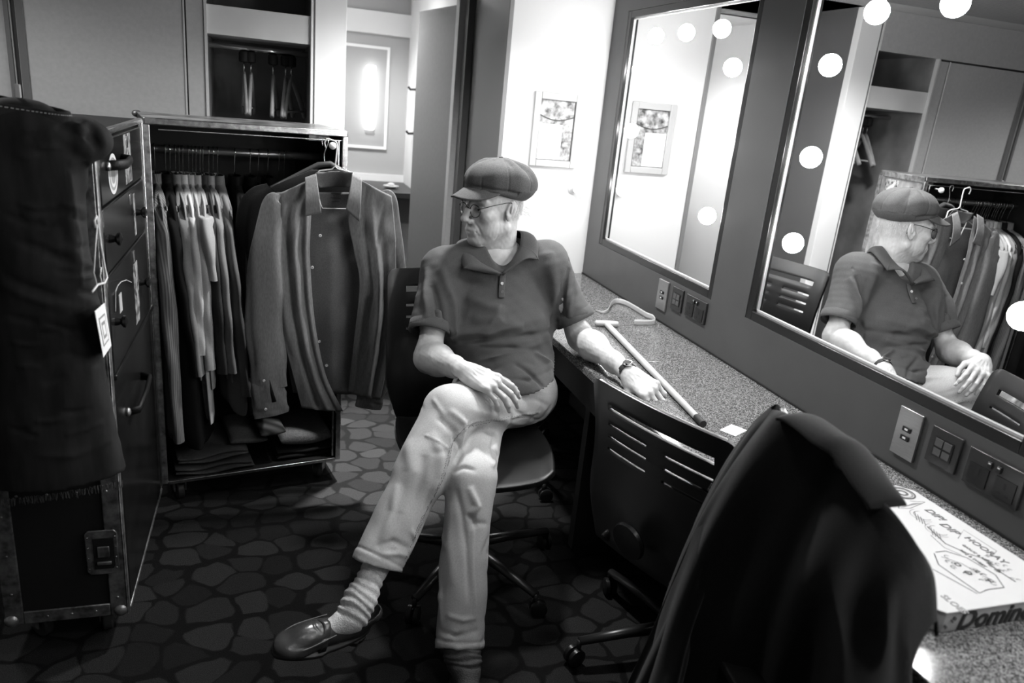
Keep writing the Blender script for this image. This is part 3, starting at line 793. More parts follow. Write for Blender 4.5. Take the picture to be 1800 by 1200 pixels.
def torso_core():
    s = SDF((.4, 2.15, .5), (1.1, 2.72, 1.2), .0065)
    s.ell((.75, 2.51, .98), (.17, .085, .16), 0); s.ell((.765, 2.42, .78), (.165, .115, .17), .03); s.ell((.79, 2.38, .62), (.15, .11, .1), .03)
    s.cone(SHL, (.75, 2.51, 1.07), .045, .06, .03).cone(SHR, (.75, 2.51, 1.07), .045, .06, .03).cone(NECK0, (.75, 2.51, 1.0), .055, .06, .02)
    return s.mesh(1)
body = nbuild('body', join(head_mesh(), arms_mesh(), torso_core()), M['skin'], man)
M['nail'] = mat('fingernail', .62, .25)
for i, (c, d, n, r) in enumerate(NAILS):
    build('fingernail', MB().sphere(c, 1, 10, 8, (r*.95, r*.70, .0012), frameM(d, np.cross(n, d))), M['nail'], man, smooth=True)
# eyes
M['eye'] = mat('eyeball', .75, .1); M['iris'] = mat('iris', .04, .1)
for q in (1, -1):
    e = build('eye', MB().sphere(hw((.0735, q*.031, .0045)), .0128*HS), M['eye'], man, smooth=True)
    build('iris', MB().sphere(hw((.0815, q*.0325, .003)), .0058*HS), M['iris'], e, smooth=True)

# ---- eyebrows and hair
M['hair'] = mat('grey_hair', .72, .5, noise=.25, nscale=150)
def strands(n, rootf, dirf, ln, seed, r=.0006, wob=.3):
    rr = np.random.RandomState(seed); mb = MB()
    for i in range(n):
        p = np.array(rootf(rr)); d = np.array(dirf(p, rr), float); d /= np.linalg.norm(d); L = ln*(.6+.6*rr.rand()); g = np.array([rr.normal()*wob, rr.normal()*wob, -.9*abs(rr.normal()*.5)-.2]); pts = []
        for k in range(5):
            t = k/4; pts.append(hw(p+d*L*t+g*L*t*t*.6))
        mb.tube(pts, [r*HS*(1-.75*k/4) for k in range(5)], 4, cap=False)
    return mb
def r_back(rr):
    a = rr.uniform(-1, 1)*1.75; z = rr.uniform(-.055, .03)
    return (-.012-.094*math.cos(a)*math.sqrt(max(0, 1-((z-.05)/.11)**2))*.98, .076*math.sin(a)*math.sqrt(max(0, 1-((z-.05)/.115)**2)), z)
hm = strands(700, r_back, lambda p, rr: (p[0]*.10, p[1]*.25, -.12), .020, 11, .0006, .18)
hm2 = strands(22, lambda rr: (-.06+rr.uniform(-.03, .0), .06+rr.uniform(-.005, .006), rr.uniform(-.02, .02)), lambda p, rr: (-.9, .2, -.25), .028, 12, .0006, .6)
hm.add(hm2.v, hm2.f)
hm3 = strands(4, lambda rr: (rr.uniform(.01, .032), (1 if rr.rand() < .5 else -1)*.0725, rr.uniform(.0, .04)), lambda p, rr: (-.3, p[1]*2, -1), .016, 13, .0005)
hm.add(hm3.v, hm3.f)
build('hair', hm, M['hair'], man, smooth=True)
eb = strands(130, lambda rr: (lambda y, q: (.093-.28*max(0, y-.02)-.002, q*y, .030+rr.uniform(-.003, .003)))(rr.uniform(.010, .048), 1 if rr.rand() < .5 else -1), lambda p, rr: (.4, p[1]*30, .2), .010, 14, .0005, .2)
build('eyebrow', eb, M['hair'], man, smooth=True)

# ---- flat cap
def cap_mesh():
    s = SDF((-.19, -.15, -.01), (.13, .15, .21), .0028)
    s.ell((-.004, 0, .066), (.104, .086, .050), 0)
    s.ell((-.016, 0, .092), (.112, .104, .066), .02)
    s.ell((-.050, .004, .074), (.092, .100, .060), .03)
    # opening for the head, flat lower rim
    s.plane((0, 0, .040), (.26, .0, -1), )
    s.ell((-.012, 0, .035), (.101, .078, .088), .002, sub=1)
    V, Fc = s.mesh(2); sf = Surf(V, Fc)
    c = np.array([-.022, 0.0])
    ang = np.arctan2(sf.V0[:, 1]-c[1], sf.V0[:, 0]-c[0]); rad = np.hypot(sf.V0[:, 0]-c[0], sf.V0[:, 1]-c[1])
    for k in range(8):
        da = (ang-(PI/8+k*PI/4)+PI) % (2*PI)-PI
        sf.d -= .0016*np.exp(-(da*np.maximum(rad, .01)/.0030)**2)*(sf.V0[:, 2] > .06)
        pass
    sf.d += .0022*np.cos(8*(ang-PI/8)+PI)*np.clip(rad/.1, 0, 1)*(sf.V0[:, 2] > .06)
    rr = np.random.RandomState(5)
    for k in range(13):
        a = -.2+k*.52+rr.uniform(-.1, .1); r0, r1 = rr.uniform(.02, .05), rr.uniform(.085, .115)
        da = rr.uniform(-.35, .35)
        sf.seg([(c[0]+r0*math.cos(a), r0*math.sin(a), .15), (c[0]+(r0+r1)/2*math.cos(a+da*.5), (r0+r1)/2*math.sin(a+da*.5), .135), (c[0]+r1*math.cos(a+da), r1*math.sin(a+da), .092)], rr.uniform(.006, .011), rr.choice([-.0075, .007, -.006]))
    sf.noise(.0012, 45, 21)
    # pinch just above the band
    sf.d -= .004*np.exp(-((sf.V0[:, 2]-(.058+.16*sf.V0[:, 0]))/.006)**2)*(sf.V0[:, 0] > -.02)
    V, Fc = sf.done(); return V @ HR.T*HS+HC, Fc
cap = nbuild('flat_cap', cap_mesh(), M['capcloth'], man, label='dark soft eight-panel flat cap')
def brimf(u, v):
    a = (u-.5)*2*1.15; r0 = .088
    ex = .058*(1-(abs(u-.5)*2)**2.4)
    e_ = 1-(abs(u-.5)*2)**4; x = -.008+(.108)*math.cos(a)+ex*v*(.6+.4*math.cos(a)); y = .083*math.sin(a)*(1+.05*v)
    z = .058+.16*x*.55-.50*ex*v-.16*abs(y)*v*e_-.9*y*y*(.5+v*e_)-.004*(1-e_)*v
    return hw((x, y, z))
br = build('peak', MB().grid(brimf, 40, 10), M['capcloth'], cap, smooth=True, solid=.005)
build('button', MB().sphere(hw((-.022, 0, .1575)), .008*HS, 12, 8, (1, 1, .6)), M['capcloth'], cap, smooth=True)

# ---- glasses
M['specs'] = mat('spectacle_frame', .06, .25, .7)
def glass_mat():
    m = bpy.data.materials.new('clear_lens'); m.use_nodes = True; nt = m.node_tree
    for n in list(nt.nodes): nt.nodes.remove(n)
    o = nt.nodes.new('ShaderNodeOutputMaterial'); t = nt.nodes.new('ShaderNodeBsdfTransparent'); g = nt.nodes.new('ShaderNodeBsdfGlossy'); g.inputs['Roughness'].default_value = .05
    f = nt.nodes.new('ShaderNodeFresnel'); f.inputs[0].default_value = 1.6; x = nt.nodes.new('ShaderNodeMixShader')
    nt.links.new(f.outputs[0], x.inputs[0]); nt.links.new(t.outputs[0], x.inputs[1]); nt.links.new(g.outputs[0], x.inputs[2]); nt.links.new(x.outputs[0], o.inputs[0]); return m
M['lens'] = glass_mat()
sp = build('glasses', MB(), M['specs'], man)
for q in (1, -1):
    pts = []
    for k in range(28):
        a = 2*PI*k/28; yy = .0235*math.cos(a); zz = .0200*math.sin(a)
        pts.append(hw((.1015-.0045*abs(yy*q+.0)/.02-(.09*(yy*q)), q*.032+yy, -.001+zz-.0)))
    r = build('rim', MB().tube(pts, .0012*HS, 8, closed=True), M['specs'], sp, smooth=True)
    cen = np.mean(pts, axis=0); n = len(pts); mb = MB().add([cen]+pts, [(0, 1+k, 1+(k+1) % n) for k in range(n)])
    build('lens', mb, M['lens'], sp, smooth=True)
    build('temple', MB().tube([hw((.097, q*.0535, .008)), hw((.092, q*.062, .010)), hw((.06, q*.0715, .018)), hw((.01, q*.0795, .026)), hw((-.008, q*.0800, .026)), hw((-.024, q*.0800, .005)), hw((-.026, q*.077, -.012))], .0013*HS, 8), M['specs'], sp, smooth=True)
build('bridge', MB().tube([hw((.1015, .011, .004)), hw((.108, .005, .009)), hw((.108, -.005, .009)), hw((.1015, -.011, .004))], .0012*HS, 8), M['specs'], sp, smooth=True)

# ---- polo shirt
def polo_mesh():
    s = SDF((.40, 2.10, .46), (1.16, 2.68, 1.18), .0046)
    s.ell((.750, 2.505, .985), (.205, .115, .150), 0)
    s.cone((.750, 2.52, 1.065), SHL+np.array([-.005, .0, .0]), .070, .064, .05); s.cone((.750, 2.52, 1.065), SHR+np.array([.010, 0, 0]), .070, .058, .05)
    s.cone(NECK0+np.array([0, .0, -.05]), NECK0+np.array([0, 0, -.0]), .085, .066, .03)
    s.ell((.768, 2.425, .800), (.196, .150, .190), .05)
    s.ell((.800, 2.385, .645), (.200, .172, .125), .04)
    s.cone((.875, 2.385, .66), (.80, 2.30, .675), .129, .116, .04)
    for SH in (SHL, SHR): s.cone(SH+np.array([(-.02 if SH is SHL else .03), -.01, -.03]), SH+np.array([(-.035 if SH is SHL else .05), -.02, -.13]), .062, .050, .05)
    s.ell((.85, 2.27, .675), (.125, .105, .055), .05); s.ell((.74, 2.28, .69), (.10, .08, .05), .05)
    for SH, EL, ex in ((SHL, ELL, (.012, -.0, 0)), (SHR, ELR, (-.012, 0, 0))):
        u = (EL-SH); L = np.linalg.norm(u); u /= L; b = SH+u*.275+np.array(ex)
        s.cone(SH, b, .069, .072, .055, cut=[(SH+u*.225, u)], hollow=(.013, .62))
    nb = NECK0+np.array([0, 0, .065])
    s.cone(NECK0+np.array([-.01, -.01, .02]), nb+np.array([-.01, -.02, .03]), .064, .07, .004, sub=1)        # neck opening
    s.cone((.752, 2.35, 1.052), (.765, 2.46, 1.14), .016, .074, .006, sub=1)
    s.plane((.8, 2.20, .690), (.22, .20, -1))
    V, Fc = s.mesh(2); sf = Surf(V, Fc)
    p = sf.px
    # drapes of the chest and belly, from the sleeves inwards
    p([(760, 500), (775, 560), (790, 600)], .012, -.012); p([(775, 470), (795, 540), (800, 590)], .016, .008)
    p([(790, 602), (850, 596), (930, 590), (985, 585)], .010, -.009); p([(790, 590), (850, 583), (920, 575)], .014, .009)
    p([(800, 640), (870, 628), (950, 600)], .012, .008); p([(790, 655), (860, 647), (940, 640)], .010, -.007)
    p([(830, 560), (890, 570), (960, 560)], .02, .006); p([(985, 520), (975, 560), (975, 600)], .010, -.012)
    p([(1000, 470), (988, 520), (985, 560)], .012, -.009); p([(1015, 470), (1002, 520), (1000, 560)], .012, .007)
    p([(965, 450), (975, 500), (980, 540)], .02, .006); p([(880, 535), (870, 575), (850, 600)], .018, .006)
    p([(800, 670), (860, 668), (930, 668), (970, 650)], .007, -.006); p([(940, 620), (965, 640), (975, 670)], .010, .007)
    p([(905, 640), (940, 660), (960, 690)], .008, -.006); p([(840, 610), (900, 612), (955, 618)], .008, -.004)
    p([(750, 470), (748, 520), (752, 560)], .012, .006); p([(800, 480), (830, 500), (870, 505)], .02, -.004)
    p([(905, 440), (940, 450), (975, 445)], .012, .004); p([(820, 520), (860, 540), (880, 545)], .018, .005)
    # seam of the sleeves
    p([(1000, 455), (985, 500), (982, 560)], .0035, -.003, taper=False); p([(1012, 565), (1042, 548)], .004, -.002)
    sf.d = np.clip(sf.d*2.3, -.014, .018)
    sf.noise(.0022, 24, 31); sf.noise(.001, 60, 32)
    return sf
psf = polo_mesh()
polo = nbuild('polo_shirt', psf.done(), M['polo'], man, label='dark short-sleeved polo shirt')
def ribband(EL, SH, ex, name):
    u = (EL-SH); u /= np.linalg.norm(u); c = SH+u*.222+np.array(ex)*.8; Mx = frameM(np.cross(u, (0, 1, 0)), np.cross(u, np.cross(u, (0, 1, 0))))
    Mz = frameM(Vector(u).orthogonal(), Vector(u).cross(Vector(u).orthogonal()))
    return build(name, MB().lathe([(.0685, -.026), (.0722, -.024), (.0735, 0), (.0730, .010), (.0680, .012), (.066, -.02)], c, Mz, 40), M['polo'], polo, smooth=True)
ribband(ELL, SHL, (.012, 0, 0), 'sleeve_band'); ribband(ELR, SHR, (-.012, 0, 0), 'sleeve_band')
# collar: two leaves lying open, and the placket with buttons
def catmull(pts, n=10):
    pts = [np.array(p, float) for p in pts]; q = [2*pts[0]-pts[1]]+pts+[2*pts[-1]-pts[-2]]; out = []
    for i in range(1, len(q)-2):
        for k in range(n):
            t = k/n; a, b, c, d = q[i-1:i+3]
            out.append(.5*((2*b)+(-a+c)*t+(2*a-5*b+4*c-d)*t*t+(-a+3*b-3*c+d)*t**3))
    out.append(pts[-1]); return out
def strip2(A, B, th, name, m, parent, rows=6, bulge=0):
    """cloth strip between two curves"""
    A = catmull(A, 8); B = catmull(B, 8); n = len(A); bl = np.array(bulge if hasattr(bulge, '__len__') else (0, 0, bulge))
    def f(u, v):
        i = min(n-1, int(round(u*(n-1)))); return A[i]*(1-v)+B[i]*v+bl*math.sin(v*PI)
    return build(name, MB().grid(f, n, rows), m, parent, smooth=True, solid=th)
q = P
inner = [q(882, 480, 'y', 2.385), q(900, 458, 'y', 2.40), q(914, 432, 'y', 2.44), q(912, 406, 'y', 2.50), (.775, 2.588, 1.128), q(824, 422, 'y', 2.55), q(826, 442, 'y', 2.46), q(846, 462, 'y', 2.41), q(880, 480, 'y', 2.385)]
outer = [q(884, 484, 'y', 2.378), q(922, 456, 'y', 2.372), q(946, 456, 'y', 2.395), q(938, 420, 'y', 2.49), (.785, 2.628, 1.092), q(805, 430, 'y', 2.58), q(810, 456, 'y', 2.46), q(816, 472, 'y', 2.395), q(878, 484, 'y', 2.378)]
def crisp(L, idx):
    out = []
    for i, p_ in enumerate(L):
        p_ = np.array(p_)
        if i in idx:
            a_, b_ = np.array(L[i-1]), np.array(L[i+1]); out += [p_+(a_-p_)*.06, p_, p_+(b_-p_)*.06]
        else: out.append(p_)
    return out
inner = crisp(inner, (2, 7)); outer = crisp(outer, (2, 7))
inner = [np.array(a) for a in inner]; outer = [np.array(a) for a in outer]
mid = [(a+b)/2 for a, b in zip(inner, outer)]
cenn = np.array([.768, 2.49, 1.10])
def collar_half(ids, name):
    A = catmull([inner[i] for i in ids], 8); B = catmull([outer[i] for i in ids], 8); n = len(A)
    def f(u, v):
        i = min(n-1, int(round(u*(n-1)))); p = A[i]*(1-v)+B[i]*v; o = p-cenn; o[2] = .02; o /= np.linalg.norm(o); return p+o*.012*math.sin(min(1, v*1.0)*PI)+np.array([0, 0, .004*math.sin(v*PI)])
    return build(name, MB().grid(f, n, 9), M['polo'], polo, smooth=True, solid=.0035)
collar_half([0, 1, 2, 3, 4, 5, 6], 'collar'); collar_half([6, 7, 8, 9, 10, 11, 12], 'collar')
a0, a1, a2 = [np.array(psf.at(u, v))+np.array([0, -.006, 0]) for u, v in ((882, 482), (882, 502), (881, 522))]
dxp = np.array([.019, 0, 0])
def plf(u, v):
    t = v; p = a0*(1-t)**2+2*a1*t*(1-t)+a2*t*t; return p+dxp*(u-.5)*1.1+np.array([0, -.002*math.sin(u*PI), 0])
build('placket', MB().grid(plf, 8, 14), M['polo'], polo, smooth=True, solid=.003)
def button(c, r, parent, nrm=(0, -1, 0), m=None):
    Mz = frameM(Vector(nrm).orthogonal(), Vector(nrm).cross(Vector(nrm).orthogonal()))
    return build('button', MB().lathe([(.0001, .001), (r*.6, .001), (r*.8, .0022), (r, .001), (r, -.001), (.0001, -.001)], c, Mz, 16), m or M['button'], parent, smooth=True, ang=40)
M['button'] = mat('shirt_button', .7, .3)
button(a1+np.array([-.001, -.004, .012]), .0055, polo, (0, -1, .15)); button(a2+np.array([0, -.003, .022]), .005, polo, (0, -1, .1), mat('dark_button', .15, .3))

# ---- jeans
HPL = np.array([.885, 2.37, .60]); KNL = np.array([.520, 2.05, .685]); CFL = np.array([.278, 1.815, .325]); ANL = np.array([.226, 1.752, .262])
HPR = np.array([.700, 2.37, .585]); KNR = np.array([.562, 1.925, .52]); CFR = np.array([.507, 1.70, .105]); ANR = np.array([.498, 1.645, .09])
def jeans_mesh():
    s = SDF((.10, 1.55, .03), (1.06, 2.60, .83), .0052)
    s.ell((.800, 2.385, .61), (.180, .146, .12), 0)
    s.cone(HPR, KNR, .100, .074, .05); u = CFR-KNR; L = np.linalg.norm(u); u /= L
    s.cone(KNR, KNR+u*.09, .074, .066, .02)
    s.cone(KNR, CFR+u*.03, .070, .070, .015, cut=[(CFR+u*.004, u+np.array([0, -.1, .1]))], hollow=(.011, .90))
    s.cone(HPL, HPL*.4+KNL*.6, .104, .092, .035); s.cone(HPL*.4+KNL*.6, KNL, .092, .080, .02)
    u = CFL-KNL; L = np.linalg.norm(u); u /= L
    s.cone(KNL, KNL+u*.22, .080, .083, .015); s.cone(KNL+u*.18, CFL+u*.03, .083, .084, .02, flat=((.55, -.8, 0), .80), cut=[(CFL, u*1.0+np.array([.12, .05, -.10]))], hollow=(.011, .72))
    V, Fc = s.mesh(2); sf = Surf(V, Fc); p = sf.px
    # knee folds and drapes
    p([(770, 735), (800, 760), (800, 800)], .010, -.010); p([(790, 720), (818, 745), (812, 800)], .010, .008)
    p([(760, 760), (775, 800), (770, 840)], .014, .006); p([(800, 770), (812, 790), (800, 815)], .008, -.009)
    p([(830, 745), (870, 765), (900, 790)], .009, -.007); p([(830, 720), (880, 735), (930, 760)], .012, .006)
    p([(860, 790), (900, 800), (940, 780)], .009, .006); p([(850, 770), (880, 800), (890, 812)], .008, -.006)
    p([(905, 690), (940, 700), (965, 715)], .009, -.006); p([(890, 680), (930, 682), (960, 692)], .009, .006)
    p([(885, 710), (920, 730), (950, 745)], .007, -.005); p([(935, 760), (958, 740), (970, 715)], .010, .006)
    p([(715, 770), (725, 830), (700, 900)], .02, .006); p([(745, 800), (740, 850), (720, 900)], .012, -.006)
    p([(700, 850), (690, 900), (670, 950)], .012, .006); p([(760, 860), (745, 920), (725, 970)], .010, -.006)
    p([(660, 960), (690, 950), (720, 965)], .008, -.006); p([(670, 975), (700, 972), (735, 985)], .008, .005)
    p([(720, 930), (735, 950), (745, 985)], .008, .006)
    p([(825, 855), (838, 890), (830, 905)], .010, .010); p([(800, 860), (812, 900), (815, 960)], .010, -.007)
    p([(820, 905), (835, 915), (838, 930)], .006, -.008); p([(790, 880), (790, 950), (800, 1030)], .015, .005)
    p([(818, 930), (822, 1000), (825, 1060)], .006, -.006); p([(770, 960), (768, 1030), (775, 1100)], .010, .005)
    p([(770, 1105), (800, 1118), (840, 1108)], .007, -.008); p([(765, 1125), (805, 1138), (846, 1125)], .006, .005); p([(785, 1080), (815, 1090), (838, 1085)], .007, .005)
    p([(795, 830), (815, 822), (835, 828)], .007, -.006)
    # side seams
    for k in (1,):
        sm = [(948, 725), (930, 728), (880, 735), (830, 746), (808, 762), (795, 785), (788, 815), (775, 850), (755, 890), (738, 930), (722, 970), (712, 1008)]
        p(sm, .0035, .0035, taper=False); p([(a-5, b+6) for a, b in sm], .003, -.0022, taper=False)
        p([(750, 765), (770, 775), (790, 788)], .003, .0028, taper=False)
        p([(830, 935), (832, 1000), (834, 1080)], .003, .003, taper=False)
    for c, dr, rr_, off in ((CFL, (CFL-KNL), .086, .022), (CFR, (CFR-KNR), .072, .024)):
        dr = dr/np.linalg.norm(dr); a1 = np.cross(dr, (0, 0, 1)); a1 /= np.linalg.norm(a1); a2 = np.cross(dr, a1); pl = np.abs((sf.V0-(c-dr*off)) @ dr); near = np.linalg.norm(sf.V0-c, axis=1) < .14
        sf.d -= .0022*np.exp(-(pl/.0028)**2)*near; sf.d += .0012*np.exp(-(np.abs((sf.V0-(c-dr*(off*.5))) @ dr)/.008)**2)*near
    rk = np.random.RandomState(9)
    for (pa, pb, rad) in ((KNL, CFL, .088), (KNR, CFR, .074), (HPL, KNL, .10)):
        ax_ = (pb-pa)/np.linalg.norm(pb-pa); e1 = np.cross(ax_, (0, 1, 0)); e1 /= np.linalg.norm(e1); e2 = np.cross(ax_, e1); LL = np.linalg.norm(pb-pa)
        for k in range(15):
            t0 = rk.uniform(.08, .92); a0_ = rk.uniform(0, 6.28); da = rk.uniform(.5, 1.1); sl = rk.uniform(-.12, .12)
            pts = [pa+ax_*LL*(t0+sl*q)+(e1*math.cos(a0_+da*q)+e2*math.sin(a0_+da*q))*rad for q in (0, .5, 1)]
            sf.seg(pts, rk.uniform(.006, .012), rk.choice([-.0045, .004, -.003]))
    sf.d *= 1.15
    sf.noise(.0022, 24, 41); sf.noise(.0006, 60, 42)
    return sf
jsf = jeans_mesh(); JV, JF = jsf.done()
jeans = nbuild('jeans', (JV, JF), M['jeans'], man, label='pale worn jeans with stitched seams')
# stitches along the seam
class _D: pass
jd = Surf(JV, JF)
def on(u, v): return np.array(jd.at(u, v, .006))
sm = [(948, 725), (930, 728), (880, 735), (830, 746), (808, 762), (795, 785), (788, 815), (775, 850), (755, 890), (738, 930), (722, 970), (712, 1008)]
M['stitch'] = mat('stitching', .10, .8); M['stitch_pale'] = mat('pale_stitching', .6, .8)
def stitches(path, off, n, name, m, r=.0006):
    cp = catmull([np.array([a, b, 0.]) for a, b in path], 12); cp = np.array(cp); seg = np.r_[0, np.cumsum(np.linalg.norm(np.diff(cp, axis=0), axis=1))]
    mb = MB()
    for k in range(n):
        for dk in (0,):
            t0 = (k+.15)/n*seg[-1]; t1 = (k+.65)/n*seg[-1]
            a = [np.interp(t, seg, cp[:, i]) for t in (t0,) for i in (0, 1)]; b = [np.interp(t1, seg, cp[:, i]) for i in (0, 1)]
            pa = on(a[0]+off[0], a[1]+off[1]); pb = on(b[0]+off[0], b[1]+off[1])
            if np.linalg.norm(pa-pb) < .03:
                ca = (CAMP-pa)/np.linalg.norm(CAMP-pa)*.0006; mb.tube([pa+ca, pb+ca], r, 4)
    return build(name, mb, m, jeans)
stitches(sm, (0, 0), 90, 'stitching', M['stitch']); stitches(sm, (-4.5, 5), 90, 'stitching', M['stitch'])
# hem ring of the raised leg
# ---- sock and shoes
M['sock'] = mat('pale_sock', .74, .9, noise=.15, nscale=120, bump=.5, bscale=260)
M['sockdark'] = mat('dark_sock', .05, .9, noise=.15, nscale=120, bump=.5, bscale=260)
TOE = np.array(P(486, 1146, 'z', .185)); HEEL = np.array([.248, 1.778, .148])
def foot_frame(heel, toe, up):
    x = np.array(toe)-heel; L = np.linalg.norm(x); x /= L; z = np.array(up, float); z -= x*(z @ x); z /= np.linalg.norm(z); y = np.cross(z, x); return x, y, z, L
def shoe(heel, toe, up, name, parent, leg, sockm, slabel=None):
    x, y, z, L = foot_frame(heel, toe, up); Rm = np.array([x, y, z]).T; sc = L/.30*1.06; x_ = x
    W = lambda p: np.array(heel)+Rm @ (np.array(p, float)*sc)
    G = lambda VF: (VF[0]*sc @ Rm.T+np.array(heel), VF[1])
    # upper: moccasin
    s = SDF((-.03, -.07, -.01), (.34, .07, .14), .0026)
    s.ell((.045, 0, .040), (.052, .037, .045), 0); s.ell((.13, 0, .035), (.10, .040, .034), .03); s.ell((.235, .004, .030), (.066, .050, .028), .03); s.ell((.19, 0, .045), (.06, .034, .030), .025)
    s.cone((.00, 0, .07), (.07, 0, .075), .030, .034, .015)
    s.plane((0, 0, .012), (0, 0, -1))
    s.ell((.045, 0, .085), (.060, .030, .055), .002, sub=1); s.ell((.085, 0, .095), (.055, .028, .035), .002, sub=1)
    V, Fc = s.mesh(2); sf = Surf(V, Fc)
    ap = [(.135, -.036, .062), (.18, -.040, .052), (.23, -.040, .044), (.268, -.026, .040), (.280, .004, .038), (.268, .032, .040), (.23, .043, .044), (.18, .040, .052), (.135, .036, .062)]
    sf.seg(ap, .0035, .0030, taper=False); sf.seg([(a*.985+.002, b*.86, c+.006) for a, b, c in ap], .003, -.0022, taper=False)
    for k in range(16):
        a = PI*(k/15)-PI/2; c = (.235+.050*math.cos(a), .040*math.sin(a), .036); sf.seg([c, (c[0]+.012*math.cos(a), c[1]*1.18, .026)], .0022, -.0013)
    sf.seg([(.185, -.03, .070), (.19, 0, .078), (.178, .028, .072)], .0028, -.0022); sf.seg([(.205, -.025, .062), (.21, 0, .068), (.2, .02, .066)], .0026, -.0018)
    sf.noise(.0006, 60, 51)
    sh = nbuild(name, G(sf.done()), M['leather'], parent, label=slabel)
    # sole
    out = []
    for k in range(40):
        a = 2*PI*k/40; cx, sx = math.cos(a), math.sin(a)
        px_ = .145+.155*cx; wv = .040+.014*math.sin(PI*min(1, max(0, (px_)/.31))**1.0)*(1 if px_ > .15 else .45)
        out.append((px_, .003+wv*abs(sx)**.75*(1 if sx > 0 else -1)))
    rings = []
    for zz, k in ((.0, .97), (.003, 1.0), (.011, 1.0), (.014, .96)):
        rings.append([W((.145+(a-.145)*k, b*k, zz)) for a, b in out])
    b = MB().loft(rings); so = build('sole', b, M['sole'], sh, smooth=True, ang=60)
    build('heel_block', MB().loft([[W((.04+(a-.145)*.28, b*.80, zz)) for a, b in out] for zz in (-.014, .002)]), M['sole'], sh)
    # apron seam thread and keeper strap
    build('seam', MB().tube([W((a, b*1.0, c+.0045)) for a, b, c in [tuple(v) for v in catmull(ap, 5)]], .0013*sc, 6), M['thread'], sh, smooth=True)
    build('strap', MB().grid(lambda u, v: W((.150+.022*v+.006*math.cos(u*PI*2), (u-.5)*.092, .012+.0665*math.sin(u*PI)**.45)), 24, 4), M['leather'], sh, smooth=True, solid=.003)
    # sock / ankle
    ank, up2 = leg
    s = SDF(np.minimum(heel, ank)-.16, np.maximum(ank+up2*.14, W((.2, 0, 0)))+.16, .0032)
    A = np.array(ank); s.cone(A, A+up2*.12, .039*sc, .042*sc, 0); s.cone(A, W((.05, 0, .050)), .040*sc, .034*sc, .03); s.cone(W((.07, 0, .075)), W((.155, 0, .040)), .033*sc, .026*sc, .03)
    s.cone(A, W((.085, 0, .075)), .036*sc, .030*sc, .03)
    V, Fc = s.mesh(2); sf = Surf(V, Fc)
    r = np.random.RandomState(6)
    for k in range(13):
        t = k/12; c = W((.095, 0, .09))*(1-t)+(A+up2*.07)*t; a = r.uniform(.0035, .006)
        d = np.abs((sf.V0-c) @ (up2*.9+x*(-.25+.1*r.rand()))+.004*np.sin((sf.V0 @ y)*60+k)); sf.d += (.0022 if k % 2 else -.0024)*np.exp(-(d/a)**2)
    sf.noise(.0008, 70, 52)
    build_ = nbuild('sock', sf.done(), sockm, parent)
    return sh
M['leather'] = mat('brown_leather', .042, .26, noise=.35, nscale=14, bump=.12, bscale=120, spec=.6)
M['sole'] = mat('dark_sole', .02, .4); M['thread'] = mat('pale_thread', .16, .6)
uL = (CFL-ANL); uL = uL/np.linalg.norm(uL); uL = (uL*.6+np.array([.45, .4, .75])*.4); uL /= np.linalg.norm(uL)
shoe(HEEL, TOE, (-.20, -.42, .88), 'loafer', man, (ANL, uL), M['sock'], 'dark leather moccasin loafer on the raised foot')
HE2 = np.array([.520, 1.715, .014]); TO2 = np.array([.487, 1.415, .014])
uR = (KNR-CFR); uR /= np.linalg.norm(uR)
shoe(HE2, TO2, (0, 0, 1), 'loafer', man, (np.array([.508, 1.675, .10]), uR), M['sockdark'], 'dark leather loafer flat on the carpet')
# ---- watch
wu = (WRL-ELL); wu /= np.linalg.norm(wu); wc = WRL-wu*.016
Wz = frameM(Vector(wu).orthogonal(), Vector(wu).cross(Vector(wu).orthogonal()))
wt = build('watch_strap', MB().lathe([(.0310, -.009), (.0335, -.009), (.034, 0), (.0335, .009), (.0310, .009), (.0305, 0), (.0310, -.009)], wc, Wz, 32), M['blackmatte'], man, smooth=True, ang=50, label='dark watch on the wrist')
wn = np.array([-.15, -.25, .95]); wn -= wu*(wn @ wu); wn /= np.linalg.norm(wn)
Wf = frameM(wu, np.cross(wn, wu))
build('case', MB().lathe([(.0001, 0), (.016, 0), (.017, .003), (.016, .007), (.0001, .007)], wc+wn*.032, Wf, 24), M['chrome'], wt, smooth=True, ang=40)
build('dial', MB().lathe([(.0001, .0072), (.014, .0072), (.014, .0078), (.0001, .0078)], wc+wn*.032, Wf, 24), M['blackmatte'], wt)
